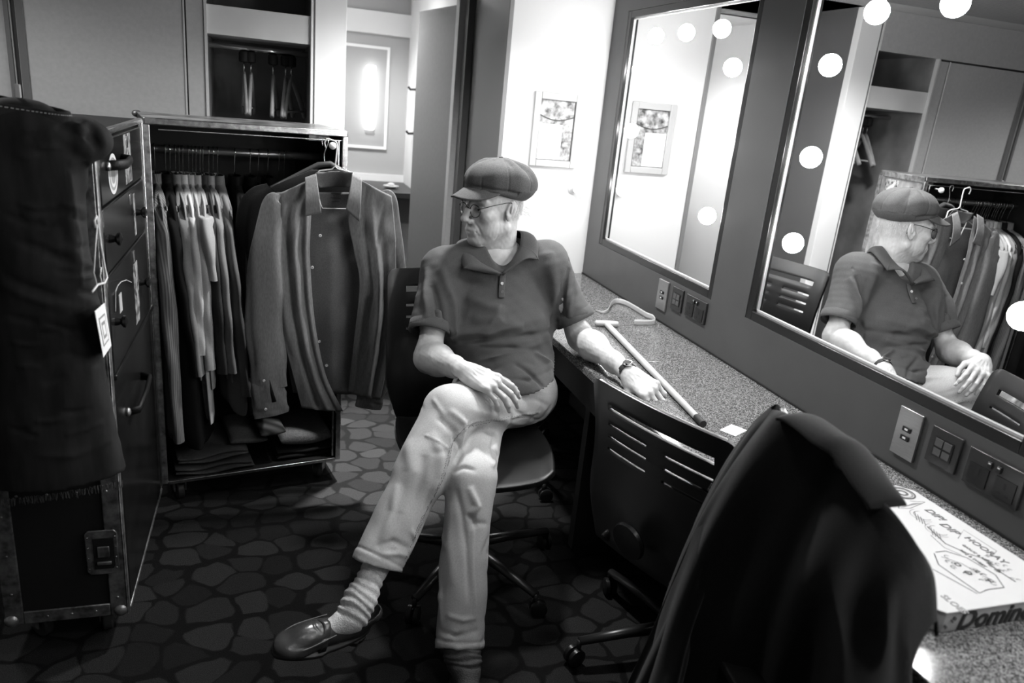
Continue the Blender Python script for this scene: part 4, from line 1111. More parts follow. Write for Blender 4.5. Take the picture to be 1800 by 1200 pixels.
# ================================================================ OFFICE CHAIRS
M['chair'] = mat('chair_black_plastic', .014, .30, bump=.04, bscale=300, spec=.5)
M['chair_edge'] = mat('chair_rim', .06, .28)
M['chair_base'] = mat('chair_base_black', .018, .33)
def back_outline(w, h, n=10):
    """rounded upright outline in (x, z), z from 0 to h"""
    r = .035; pts = []
    for cx, cz, a0 in ((w/2-r, h-r, 0), (-w/2+r, h-r, 90)):
        for k in range(7):
            a = math.radians(a0+15*k); pts.append((cx+r*math.cos(a), cz+r*math.sin(a)))
    return pts
def chair_back(t, w, zb, zt, yb, lean, curve, slot_see=True, curl=.05):
    """shell back: bent plate with a long hand slot and three rows of short slots; local -y is the front"""
    H = zt-zb
    def S3(x, z):
        t_ = (z-zb)/H
        y = yb+lean*t_-curve*(x/(w/2))**2*1.0-.035*math.sin(t_*PI)+curl*max(0, .25-t_)*-1.2
        return (x, y, z)
    def hw_(t_):          # half width over height
        k = 1-.30*max(0, (.38-t_)/.38)**1.6
        e = 1.0-t_; r = .035/H
        if e < r: k *= 1-(.06)*(1-math.sqrt(max(0, 1-((r-e)/r)**2)))*2.2
        return w/2*k
    # plate made of cells, leaving the slots open
    sl_z = [(zt-.082, zt-.062)]; rows = [zt-.128, zt-.168, zt-.208]
    zs = sorted(set([zb+H*k/22 for k in range(23)]+[q for a in sl_z for q in a]+[z+d for z in rows for d in (-.004, .004)]+[zt-.004*k for k in range(1, 8)]))
    sw = w*.37
    xs = sorted(set([-1+2*k/16 for k in range(17)]+[-sw/(w/2), sw/(w/2), -.12, .12]))
    vid = {}; vs = []; fs = []
    def V_(i, j):
        if (i, j) not in vid:
            z = zs[j]; hwid = hw_((z-zb)/H); x = xs[i]*(w/2); x = max(-hwid, min(hwid, x)) if abs(xs[i]) < 1 else math.copysign(hwid, xs[i])
            vid[(i, j)] = len(vs); vs.append(S3(x, z))
        return vid[(i, j)]
    for j in range(len(zs)-1):
        zc = (zs[j]+zs[j+1])/2
        for i in range(len(xs)-1):
            xc = (xs[i]+xs[i+1])/2*(w/2)
            hole = any(a < zc < b for a, b in sl_z) and abs(xc) < sw
            if any(abs(zc-z) < .004 for z in rows) and .12*w/2 < abs(xc) < sw*.97: hole = True
            if not hole: fs.append((V_(i, j), V_(i+1, j), V_(i+1, j+1), V_(i, j+1)))
    o = build('backrest', (vs, fs), M['chair'], t, smooth=True, solid=.012, ang=40)
    o.modifiers['s'].offset = -1
    q = o.modifiers.new('b', 'BEVEL'); q.width = .0025; q.segments = 2; q.limit_method = 'ANGLE'
    return o, S3
def chair(label, loc, rz, w=.50, wb=None, zt=.92, zb=.40, yb=.26, lean=.13, seatz=.455, base_rz=.3, curve=.035, knob=True, seat_d=.46):
    t = thing('office_chair', label, 'chair', loc, rz, 'black plastic office chairs')
    chair_back(t, wb or w, zb, zt, yb, lean, curve)
    def seatf(u, v):
        x = (u-.5)*2; y = v
        a = math.sqrt(max(0, 1-.28*abs(x)**4)); yy = -seat_d/2*a+(seat_d)*v*a+.0
        xx = x*(w*.50)*(1-.20*(1-v)**3-.10*v**4)
        z = seatz+.018*x*x+.045*max(0, v-.75)**1.2-.055*max(0, .22-v)**1.0*1.2+.05*max(0, abs(x)-.8)
        return (xx, yy, z)
    st = build('seat', MB().grid(seatf, 22, 22), M['chair'], t, smooth=True, solid=.022)
    q = st.modifiers.new('b', 'BEVEL'); q.width = .006; q.segments = 3; q.limit_method = 'ANGLE'
    for sx in (-1, 1):
        build('back_bracket', MB().tube([(sx*.11, .05, seatz-.03), (sx*.13, yb-.02, seatz-.02), (sx*.13, yb+.0, zb+.02)], .012, 8, flat=(1.3, .8)), M['chair_base'], t, smooth=True)
    if knob: build('tension_knob', MB().lathe([(.001, 0), (.05, .004), (.055, .012), (.052, .022), (.001, .024)], (.0, yb+lean*.12+.030, zb+.10), frameM((1, 0, 0), (0, .2, 1)) @ Matrix.Rotation(PI, 3, 'X'), 24), M['chair'], t, smooth=True, ang=40)
    build('mechanism', MB().box((0, .02, seatz-.055), (.16, .22, .05)), M['chair_base'], t, bevel=.012)
    build('column', MB().lathe([(.026, .09), (.028, .24), (.018, .245), (.018, seatz-.06)], (0, 0, 0), None, 16), M['chrome'], t, smooth=True, ang=40)
    build('hub', MB().lathe([(.05, .065), (.052, .10), (.035, .125), (.028, .13)], (0, 0, 0), None, 20), M['chair_base'], t, smooth=True, ang=40)
    for k in range(5):
        a = base_rz+k*2*PI/5; c, s_ = math.cos(a), math.sin(a); R = .335
        lg = build('leg', MB().tube([(c*.03, s_*.03, .098), (c*.18, s_*.18, .092), (c*R, s_*R, .078)], [.024, .019, .015], 10, flat=(.8, 1)), M['chair_base'], t, smooth=True)
        cs = build('caster', MB().tube([(c*R, s_*R, .08), (c*R, s_*R, .045)], .008, 8), M['chair_base'], lg, smooth=True)
        b = MB(); d = Vector((-s_, c, 0)); d.rotate(Matrix.Rotation(.6*k+.3, 3, 'Z'))
        Mz = frameM(d.orthogonal(), d.cross(d.orthogonal())); cc = Vector((c*R, s_*R, .029))+Vector((d.y, -d.x, 0))*.012
        for sg in (-1, 1): b.lathe([(.001, 0), (.022, 0), (.0285, .003), (.0285, .015), (.024, .018), (.001, .018)], cc+d*(.003 if sg > 0 else -.021), Mz, 20)
        b.box(cc+Vector((0, 0, .008)), (.012, .012, .03))
        cs.name = 'caster'
        w_ = build('wheel', b, M['chair'], t, smooth=True, ang=40)
    return t
# man's chair: hub found from its wheels
chair('black plastic office chair under the seated man', (.655, 2.215, 0), 0, w=.53, zt=1.0, lean=.09, yb=.33, base_rz=math.radians(-133), seatz=.462, seat_d=.50)
chair('empty black office chair behind the seated man, seen in the nearer mirror', (1.107, 2.96, 0), math.radians(72), w=.52, zt=.99, zb=.42, lean=.06, yb=.20, base_rz=.9, seat_d=.40)
chair('empty black office chair drawn up to the counter, its slotted back towards the camera', (1.212, 1.676, 0), math.radians(110), w=.50, zt=.888, zb=.40, yb=.265, lean=.02, base_rz=math.radians(68), curve=.02)
chair('black office chair nearest the camera, mostly hidden under a dark coat', (1.165, 1.075, 0), math.radians(81), w=.36, zt=1.024, zb=.45, yb=.125, lean=.03, base_rz=.4, knob=False)
# ================================================================ COAT over the nearest chair
M['coat'] = cloth_mat('dark_wool', .006, .3, 300, .3, .9, sheen=.12)
coat = wthing('coat', 'dark heavy coat hung over the back of the nearest chair', 'coat', (1.03, 1.05, .3))
Rg = [P(1358, 722, 'z', 1.036), P(1376, 726, 'z', 1.050), P(1410, 745, 'z', 1.05), P(1455, 782, 'z', 1.045), P(1490, 806, 'z', 1.04), P(1530, 860, 'z', 1.02), P(1572, 906, 'z', 1.0), P(1608, 956, 'z', .97), P(1638, 1010, 'z', .94), P(1645, 1090, 'z', .90)]
Bt = [P(1085, 1230, 'z', .22), P(1120, 1235, 'z', .24), P(1180, 1240, 'z', .28), P(1260, 1250, 'z', .32), P(1330, 1260, 'z', .36), P(1410, 1270, 'z', .40), P(1490, 1290, 'z', .60), P(1550, 1320, 'z', .74), P(1600, 1340, 'z', .80), P(1638, 1350, 'z', .80)]
RC = np.array(catmull(Rg, 12)); BC = np.array(catmull(Bt, 12)); NC = len(RC)
def cc(C, u):
    x = u*(NC-1); i = min(NC-2, int(x)); return C[i]*(1-(x-i))+C[i+1]*(x-i)
def coatf(u, v):
    r = cc(RC, u); b = cc(BC, u)
    d = b-r
    k = v
    if v < .14:                      # over the top and down the counter side
        a = (.14-v)/.14; fl = max(0, 1-u*1.15); p = r+np.array([(.015+.055*a)*fl+.012*a, 0, -.012*a-.15*a*a*fl-.02*a])
        q = max(0, 1-a*4); return p*(1-q)+r*q if q > 0 else p
    t = (v-.14)/.86
    out = np.array([-.05*math.sin(min(1, t*2.2)*PI/2)*(1-t)*1.2, 0, .0])
    p = r+d*t+out
    f = .030*math.sin(u*15.5-1.1+.5*math.sin(t*3))*min(1, .25+t*2.0)*(1-.3*t)+.012*math.sin(u*37+1+t*2)*min(1, t*2)+.008*math.sin(u*9+t*7)
    return p+np.array([-.85, -.35, .1])*f
build('coat_body', MB().grid(coatf, 150, 60), M['coat'], coat, smooth=True, solid=.006)
# the sleeve falling from the far corner of the back
sv = [P(1332, 712, 'z', 1.02), P(1305, 745, 'z', .98), P(1262, 820, 'z', .88), P(1222, 910, 'z', .76), P(1188, 1000, 'z', .63), P(1160, 1090, 'z', .50), P(1140, 1180, 'z', .38), P(1130, 1240, 'z', .30)]
svc = catmull([np.array(q) for q in sv], 8)
def svf(u, v):
    i = int(round(v*(len(svc)-1))); c = svc[i]; a = u*2*PI; w_ = (.022+.05*min(1, v*2.2)) ; f = 1+.10*math.sin(3*a+v*5)+.08*math.sin(5*a-v*9)
    return c+np.array([.35, .90, 0])*math.cos(a)*w_*f+np.array([.85, -.33, .2])*math.sin(a)*w_*.55*f+np.array([.035, -.02, 0])
build('sleeve', MB().grid(svf, 36, len(svc), cu=True), M['coat'], coat, smooth=True)
# collar roll lying on the ridge
def colf(u, v):
    p = cc(RC, .15+.47*u); a = (v-.5)*2.6; h = .030*math.sin(u*PI)**.4
    return p+np.array([.012-.045*math.sin(a)*1.0, 0, .004+h*math.cos(a)-.010])+np.array([-.02, 0, 0])*max(0, -a)*.3
build('collar', MB().grid(colf, 40, 14), M['coat'], coat, smooth=True, solid=.006)
# ================================================================ WARDROBE TRUNK (two halves standing open)
M['trunk_in'] = mat('trunk_black_lining', .006, .6)
M['trunk_out'] = mat('trunk_fibre', .13, .5, noise=.4, nscale=30, bump=.2, bscale=80)
M['trunk_dark'] = mat('trunk_drawer_black', .010, .22, noise=.3, nscale=12)
M['trim_metal'] = mat('worn_nickel_trim', .55, .26, 1.0, noise=.35, nscale=60, bump=.15, bscale=90)
M['trunk_dull'] = mat('dull_metal_edge', .30, .45, .9, noise=.6, nscale=40, bump=.3, bscale=60)
M['leather_dark'] = mat('black_leather', .006, .55, bump=.2, spec=.25)
trunk = wthing('wardrobe_trunk', 'tall open wardrobe trunk, drawers on its left half and a clothes rail in its right', 'trunk', (-.39, 2.7, 0))
TA = np.array([-.396, 2.778, 0.]); te = np.array([.662, .134, 0.]); TW = np.linalg.norm(te); te /= TW; tn = np.array([-te[1], te[0], 0]); TD = .38
TZ0, TZ1 = .100, 1.436
def T(x, y, z): return TA+te*x+tn*y+np.array([0, 0, z])
TM = Matrix(((te[0], tn[0], 0), (te[1], tn[1], 0), (0, 0, 1)))
def tbox(mb, x0, x1, y0, y1, z0, z1): return mb.box(T((x0+x1)/2, (y0+y1)/2, (z0+z1)/2), (abs(x1-x0), abs(y1-y0), abs(z1-z0)), TM)
t_ = .012
build('back_panel', tbox(MB(), 0, TW, TD-t_, TD, TZ0, TZ1), M['trunk_in'], trunk)
build('side_panel', tbox(MB(), TW-t_, TW-.001, .003, TD-t_, TZ0+.003, TZ1-.003), M['trunk_in'], trunk)
build('side_covering', tbox(MB(), TW-.001, TW+.003, .012, TD, TZ0, TZ1), M['trunk_out'], trunk, label='worn grey outer covering')
build('side_panel', tbox(MB(), 0, t_, .003, TD-t_, TZ0, TZ1), M['trunk_in'], trunk)
build('top_panel', tbox(MB(), t_, TW-t_, .003, TD-t_, TZ1-t_, TZ1-.001), M['trunk_in'], trunk)
build('top_covering', tbox(MB(), .0, TW, .014, TD, TZ1-.001, TZ1+.003), mat('scuffed_top', .10, .28, noise=.9, nscale=9, col2=.30), trunk, label='scuffed top')
build('bottom_panel', tbox(MB(), t_, TW-t_, .003, TD-t_, TZ0, TZ0+t_), M['trunk_in'], trunk)
rim = MB(); e = .017
tbox(rim, 0, TW, -.006, .016, TZ1-e, TZ1+.005); 
build('rim', rim, M['trim_metal'], trunk, bevel=.003, label='bright metal rim')
rim = MB(); tbox(rim, TW-e, TW+.004, -.006, .016, TZ0, TZ1-e); build('rim', rim, M['trim_metal'], trunk, bevel=.003)
rim = MB(); tbox(rim, -.004, e, -.006, .016, TZ0, TZ1-e); build('rim', rim, M['trunk_dull'], trunk, bevel=.003)
rim = MB(); tbox(rim, e, TW-e, -.006, .016, TZ0-.004, TZ0+.010); build('rim', rim, M['trim_metal'], trunk, bevel=.002)
build('inner_bead', tbox(MB(), TW-.032, TW-.026, -.002, .01, TZ0+.02, TZ1-.03).box(T(.35, .0, TZ1-.031), (TW-.06, .006, .003), TM), M['trim_metal'], trunk)
for x, y in ((0, TD-.02),):
    build('corner_cap', MB().sphere(T(x, y, TZ1-.004), .017, 12, 8, (1, 1, .8)), M['trunk_dull'], trunk, smooth=True)
build('garment_rail', MB().tube([T(.012, .19, 1.325), T(TW-.012, .19, 1.325)], .0145, 12), mat('rail_dark_metal', .35, .3, .9), trunk, smooth=True)
rod = build('valet_rod', MB().tube([T(.615, .12, 1.395), T(.612, -.035, 1.388)], .005, 8), M['chrome'], trunk, smooth=True)
build('rod_knob', MB().sphere(T(.612, -.043, 1.388), .0135, 14, 10), mat('white_knob', .9, .15, emit=.0), rod, smooth=True)
build('rail_bracket', tbox(MB(), .56, .64, .10, .14, 1.39, 1.424), M['trunk_dull'], trunk, bevel=.003)
M['rubber'] = mat('caster_rubber', .03, .5)
def trunk_caster(p, ang):
    c = Vector(p); d = Vector((math.cos(ang), math.sin(ang), 0)); Mz = frameM(d.orthogonal(), d.cross(d.orthogonal()))
    f = build('caster', MB().box(c+Vector((0, 0, TZ0-.006)), (.06, .06, .008)).box(c+d*.02+Vector((0, 0, TZ0-.035)), (.004, .03, .06), Matrix.Rotation(ang, 3, 'Z')).box(c-d*.02+Vector((0, 0, TZ0-.035)), (.004, .03, .06), Matrix.Rotation(ang, 3, 'Z')), M['trunk_dull'], trunk)
    build('wheel', MB().lathe([(.008, -.013), (.034, -.013), (.038, -.009), (.038, .009), (.034, .013), (.008, .013)], c+Vector((0, 0, .0385)), Mz, 24), M['rubber'], f, smooth=True, ang=40)
for x, y, a in ((.06, .06, .3), (TW-.07, .06, -.4), (.06, TD-.06, 1), (TW-.07, TD-.06, .5)): trunk_caster(T(x, y, 0), a)

# left half: rim plane x = LX, standing nearly square to the right half
LX, LY0, LY1, LXB = -.397, 2.02, 2.752, -.70
build('shell', MB().bb(LXB, LX-.02, LY0+.004, LY1, TZ0, TZ1), M['trunk_in'], trunk)
def edge(x0, x1, y0, y1, z0, z1, m='trunk_dull'): return build('edge_rail', MB().bb(x0, x1, y0, y1, z0, z1), M[m], trunk, bevel=.003)
edge(LX-.046, LX-.004, LY0-.004, LY0+.004, TZ0, TZ1); edge(LXB-.004, LXB+.042, LY0-.004, LY0+.004, TZ0, TZ1); edge(LXB+.042, LX-.046, LY0-.004, LY0+.003, TZ0, TZ0+.04)
edge(LX-.004, LX+.002, LY0-.004, LY0+.020, TZ0, TZ1); edge(LX-.006, LX+.003, LY1-.016, LY1+.004, TZ0, TZ1, 'trim_metal'); edge(LX-.006, LX+.003, LY0+.02, LY1-.016, TZ0-.004, TZ0+.008); edge(LX-.012, LX+.003, LY0+.02, LY1-.016, TZ1-.012, TZ1+.004, 'trim_metal')
for x, z in ((LXB+.012, TZ0+.014), (LX-.020, TZ0+.014), (LX-.02, TZ1-.01), (LXB+.01, TZ1-.01)):
    build('corner_cap', MB().sphere((x, LY0-.0, z), .019, 14, 10, (1, .7, 1)), M['trunk_dull'], trunk, smooth=True)
rv = MB()
for x, z in [(LXB+.02, .2+.12*k) for k in range(5)]+[(LX-.025, .16+.1*k) for k in range(1)]+[(-.64+.07*k, .50) for k in range(4)]+[(-.6+.06*k, TZ0+.02) for k in range(3)]:
    rv.sphere((x, LY0-.005, z), .004, 8, 5, (1, .5, 1))
build('rivets', rv, M['trunk_dull'], trunk, smooth=True)
lt = build('latch', MB().prism([(x*.040, z*.070) for x, z in ((-1, -.85), (-.8, -1), (.8, -1), (1, -.85), (1, .85), (.8, 1), (-.8, 1), (-1, .85))], .004, frameM((1, 0, 0), (0, 0, 1)), (-.451, LY0-.004, .312)), M['trunk_dull'], trunk, bevel=.002)
build('dish', MB().prism([(-.026, -.048), (.022, -.048), (.026, -.04), (.026, .048), (-.026, .048)], .003, frameM((1, 0, 0), (0, 0, 1)), (-.446, LY0-.008, .310)), M['trunk_in'], lt)
build('butterfly_key', MB().box((-.446, LY0-.014, .318), (.030, .005, .034)).box((-.446, LY0-.014, .282), (.036, .006, .010)), M['trunk_dull'], lt, bevel=.002)
rr = MB()
for k in range(4):
    for sx in (-1, 1): rr.sphere((-.451+sx*.034, LY0-.009, .262+.033*k), .003, 6, 4, (1, .5, 1))
build('rivet', rr, M['trim_metal'], lt, smooth=True)
trunk_caster((-.47, 2.10, 0), .2); trunk_caster((-.64, 2.10, 0), .8); trunk_caster((-.47, 2.66, 0), .5); trunk_caster((-.64, 2.66, 0), .1)
# drawers
DRZ = [(1.262, 1.418), (1.092, 1.256), (.822, 1.086)]
dy0, dy1 = LY0+.024, LY1-.075
build('drawer_frame', MB().bb(LX-.02, LX-.008, LY0+.02, LY1-.016, TZ0+.01, TZ1-.012), M['trunk_dark'], trunk)
build('post', MB().bb(LX-.008, LX-.001, LY1-.072, LY1-.018, TZ0+.012, TZ1-.014), M['trunk_dark'], trunk, bevel=.001)
drs = []
for i, (z0, z1) in enumerate(DRZ):
    d = build('drawer', MB().bb(LX-.008, LX+.004, dy0, dy1, z0, z1), M['trunk_dark'], trunk, bevel=.004); drs.append(d)
    yc = (dy0+dy1)/2
    if i == 0:
        h = build('handle', MB().tube([(LX+.004, 2.14, 1.352), (LX+.03, 2.16, 1.354), (LX+.034, 2.23, 1.350), (LX+.03, 2.31, 1.352), (LX+.004, 2.33, 1.352)], .010, 8, flat=(1.3, .7)), M['leather_dark'], d, smooth=True)
        build('handle_stud', MB().sphere((LX+.008, 2.125, 1.352), .012, 10, 6, (.6, 1, 1)), M['trim_metal'], d, smooth=True); build('handle_stud', MB().sphere((LX+.008, 2.345, 1.352), .012, 10, 6, (.6, 1, 1)), M['trim_metal'], d, smooth=True)
    for yk in ((2.10, 2.52) if i else ()):
        build('knob', MB().lathe([(.012, 0), (.010, .008), (.008, .014), (.016, .020), (.017, .027), (.001, .032)], (LX+.003, yk, (z0+z1)/2), frameM((0, 1, 0), (0, 0, 1)), 14), M['trunk_dark'], d, smooth=True, ang=40)
    build('lock', MB().bb(LX+.003, LX+.0065, yc+.05, yc+.075, z1-.045, z1-.012), M['trim_metal'] if i < 2 else M['trunk_dull'], d, bevel=.001)
dd = build('door', MB().bb(LX-.008, LX+.003, dy0, dy1, TZ0+.02, .812), M['trunk_dark'], trunk, bevel=.004)
build('handle', MB().tube([(LX+.003, 2.43, .675), (LX+.03, 2.42, .672), (LX+.034, 2.31, .665), (LX+.03, 2.20, .658), (LX+.003, 2.19, .655)], .010, 8, flat=(1.3, .7)), M['leather_dark'], dd, smooth=True)
for yk in (2.17, 2.45): build('handle_stud', MB().sphere((LX+.007, yk, .664), .013, 10, 6, (.6, 1, 1)), M['trunk_dull'], dd, smooth=True)
build('partition_edge', MB().bb(LX-.001, LX+.009, dy0, LY1-.03, .808, .824), M['trunk_dark'], trunk, bevel=.003)
# stickers on the drawers and on the outside
M['sticker_pic'] = mat('photo_sticker', .05, .25, noise=.9, nscale=45, col2=.55)
M['sticker_pale'] = mat('pale_sticker', .7, .5); M['sticker_mid'] = mat('grey_sticker', .3, .5)
def xs(name, y0, y1, z0, z1, m, p, dx=.0): return build(name, MB().bb(LX+.0042+dx, LX+.0050+dx, y0, y1, z0, z1), m, p)
xs('sticker', 2.375, 2.480, 1.275, 1.412, M['sticker_pic'], drs[0]); xs('sticker', 2.40, 2.475, .850, 1.035, M['sticker_pic'], drs[2]); xs('sticker', 2.47, 2.50, 1.11, 1.235, M['sticker_pic'], drs[1])
def ring(cy, cz, ry, rz, w_, m, p, name='sticker', x=.0045, n=36, rot=0):
    o_ = [(math.cos(2*PI*k/n), math.sin(2*PI*k/n)) for k in range(n)]; c_, s_ = math.cos(rot), math.sin(rot)
    vs = [(LX+x, cy+(a*ry*c_-b*rz*s_), cz+(a*ry*s_+b*rz*c_)) for a, b in o_]+[(LX+x, cy+(a*(ry-w_)*c_-b*(rz-w_)*s_), cz+(a*(ry-w_)*s_+b*(rz-w_)*c_)) for a, b in o_]
    return build(name, (vs, [(k, (k+1) % n, n+(k+1) % n, n+k) for k in range(n)]), m, p)
ring(2.20, 1.325, .062, .052, .010, M['sticker_pale'], drs[0], x=.0050); ring(2.20, 1.325, .040, .034, .009, M['sticker_pale'], drs[0], x=.0052)
build('sticker', MB().prism([(.05*math.cos(2*PI*k/24), .042*math.sin(2*PI*k/24)) for k in range(24)], .0006, frameM((0, 1, 0), (0, 0, 1)), (LX+.0042, 2.20, 1.325)), M['sticker_mid'], drs[0])
def sidebox(name, y0, y1, z0, z1, m, par=trunk): return build(name, tbox(MB(), TW+.003, TW+.0042, y0, y1, z0, z1), m, par)
sidebox('sticker', .11, .20, 1.12, 1.27, M['sticker_pale']); sidebox('sticker', .20, .31, 1.31, 1.40, M['sticker_pic']); sidebox('sticker', .22, .28, .6, .75, M['sticker_pale'])
build('edge_strip', tbox(MB(), TW+.003, TW+.006, TD-.03, TD, TZ0, TZ1).box(T(TW+.0045, TD/2, TZ1-.012), (.003, TD, .024), TM), M['trunk_dull'], trunk)
tw = wthing('paper_card', 'white card with a small printed picture tucked at the edge of the trunk drawers', 'card', (-.38, 2.0, .9))
pc = [P(167, 547, 'x', -.384), P(184, 532, 'x', -.384), P(196, 607, 'x', -.384), P(182, 628, 'x', -.384)]
build('card', (list(pc)+[q+Vector((-.0012, 0, 0)) for q in pc], [(0, 1, 2, 3), (7, 6, 5, 4), (0, 4, 5, 1), (1, 5, 6, 2), (2, 6, 7, 3), (3, 7, 4, 0)]), M['paper'], tw)
cq = sum(pc, Vector())/4
for k_, m_ in ((.62, M['sticker_mid']), (.54, M['paper']), (.36, M['sticker_mid']), (.22, M['paper'])):
    qq = [cq+(q-cq)*k_+Vector((.0006+.0008*(1-k_), 0, 0)) for q in pc]
    build('print', (qq+[q+Vector((-.0004, 0, 0)) for q in qq], [(0, 1, 2, 3), (7, 6, 5, 4), (0, 4, 5, 1), (1, 5, 6, 2), (2, 6, 7, 3), (3, 7, 4, 0)]), m_, tw)
hx_ = LX+.03
wh = tag(build('wire_hanger', MB().tube([P(168, 400, 'x', hx_), P(166, 388, 'x', hx_), P(170, 380, 'x', hx_), P(172, 392, 'x', hx_), P(177, 430, 'x', hx_), P(184, 470, 'x', hx_), P(188, 488, 'x', hx_), P(184, 497, 'x', hx_), P(172, 500, 'x', hx_), P(162, 513, 'x', hx_)], .0026, 6).tube([P(171, 395, 'x', hx_), P(168, 430, 'x', hx_), P(165, 480, 'x', hx_), P(170, 499, 'x', hx_)], .0014, 6).tube([P(178, 470, 'x', hx_), P(176, 485, 'x', hx_), P(180, 498, 'x', hx_)], .0014, 6), mat('white_plastic', .8, .4), None, smooth=True), 'white plastic hanger hooked over a trunk drawer beside the draped dark jeans', 'hanger')
cord = tag(build('luggage_tag', MB().tube([P(203, 547, 'x', LX+.012), P(203, 512, 'x', LX+.014), P(207, 502, 'x', LX+.016), P(213, 495, 'x', LX+.014), P(222, 492, 'x', LX+.012), P(231, 496, 'x', LX+.008)], .0013, 6).box(P(212, 532, 'x', LX+.012), (.002, .035, .05)), mat('cord_pale', .45, .5), None, smooth=False), 'small tag on a pale looped cord hanging from a trunk drawer', 'tag')

# ================================================================ CLOTHES ON THE RAIL
def garment(name, label, cat, lx, v, L, Ls, sleeve=True, dep=.20, th=.017, flare=0, seed=0, m=None, top=1.215, short=False, group=None, twist=0, yoff=0, lean=0):
    rr = np.random.RandomState(seed+100)
    g = wthing(name, label, cat, tuple(T(lx, .19, top)), group)
    m = m or cloth_mat('fabric_'+name, v, .12, 420, .10, .85, sheen=0)
    ph = rr.uniform(0, 6.28, 4)
    def bodyf(u, w):
        a = u*2*PI; z = w*L; s = min(1, max(0, z-.0)/.085)
        d = .045+(dep-.045)*math.sin(s*PI/2)**.8 + .02*max(0, z-.1)
        tk = th*(.75+.30*min(1, z/.15))+flare*max(0, z-.2)
        if w > .97: tk *= .6
        y = math.cos(a)*d; x = math.sin(a)*tk
        f = .006*math.sin(y*38+ph[0]+z*2)*min(1, z*3)+.004*math.sin(y*70+ph[1])*min(1, z*4)
        return T(lx+x+f+lean*z+twist*y*min(1, z*3), .19+yoff+y, top-z)
    build('torso', MB().grid(bodyf, 44, 26, cu=True), m, g, smooth=True)
    if sleeve:
        for sg in (-1, 1):
            r0 = .034 if not short else .040
            k1 = rr.uniform(-.012, .012)
            def sf(u, w, sg=sg):
                a = u*2*PI
                if w < .16:
                    q = w/.16; yy = .055+(dep-.075)*q; zz = .012+.060*q*q+.004; r = .010+(r0*.85-.010)*q**.8
                    if w == 0: r = .0005
                    return T(lx+math.sin(a)*r*.75, .19+yoff+sg*yy+math.cos(a)*r*.3, top-zz+math.cos(a)*r*.5*1.0)
                q = (w-.16)/.84; z = q*Ls; r = r0*(.85+.30*math.sin(min(1, q*1.3)*PI))*(1 if not short else 1.1)
                wob = 1+.13*math.sin(3*a+ph[2]+q*3)+.06*math.sin(q*21+2*a+ph[3])*(0 if short else 1)
                ben = min(1, q/.08); hh = (1-ben)
                return T(lx+math.sin(a)*r*.64*wob+k1*q+(flare*.5+lean)*z, .19+yoff+sg*(dep-.020+.026*math.sin(q*PI*.5))+math.cos(a)*r*wob*(.3+.7*ben), top-.076-z+math.cos(a)*r*.5*hh)
            build('sleeve', MB().grid(sf, 22, 40, cu=True), m, g, smooth=True)
    def cf(u, w):
        a = u*2*PI; return T(lx+math.sin(a)*(.020+.004*w), .19+yoff+math.cos(a)*(.048+.008*w), top+.028-.045*w)
    build('collar', MB().grid(cf, 20, 4, cu=True), m, g, smooth=True, solid=.003)
    return g
def rail_hanger(lx, label, top=1.215, white=False):
    h = wthing('clothes_hanger', label, 'hanger', tuple(T(lx, .19, top)), 'hangers on the trunk rail')
    m = M['chrome'] if not white else M['paper']
    pts = [T(lx, .19+.016*math.cos(a), 1.325+.002+.016*math.sin(a)) for a in [math.radians(q) for q in (-40, 0, 45, 90, 135, 180, 215)]]
    pts += [T(lx, .19-.004, 1.325-.035), T(lx, .19, 1.325-.06), T(lx, .19, top+.01)]
    build('hook', MB().tube(pts, .0017, 6), m, h, smooth=True)
    build('arm', MB().tube([T(lx, .19+k*.11, top-.016-.075*abs(k)**1.2) for k in (-1, -.75, -.5, -.25, 0, .25, .5, .75, 1)], .004, 6), M['leather_dark'], h, smooth=True)
def striped_mat(name, a, b, sc):
    m = bpy.data.materials.new(name); m.use_nodes = True; nt = m.node_tree; bs = nt.nodes['Principled BSDF']; bs.inputs['Roughness'].default_value = .85
    tc = nt.nodes.new('ShaderNodeTexCoord'); wv = nt.nodes.new('ShaderNodeTexWave'); wv.bands_direction = 'DIAGONAL'; wv.inputs['Scale'].default_value = sc; wv.inputs['Distortion'].default_value = 0
    mp = nt.nodes.new('ShaderNodeMapping'); mp.inputs['Scale'].default_value = (1, 1, 0); nt.links.new(tc.outputs['Object'], mp.inputs[0]); nt.links.new(mp.outputs[0], wv.inputs[0])
    r = nt.nodes.new('ShaderNodeValToRGB'); r.color_ramp.elements[0].color = (a, a, a, 1); r.color_ramp.elements[1].color = (b, b, b, 1); nt.links.new(wv.outputs[0], r.inputs[0]); nt.links.new(r.outputs[0], bs.inputs[0]); return m
M['pin'] = striped_mat('fine_striped_cloth', .10, .26, 70)
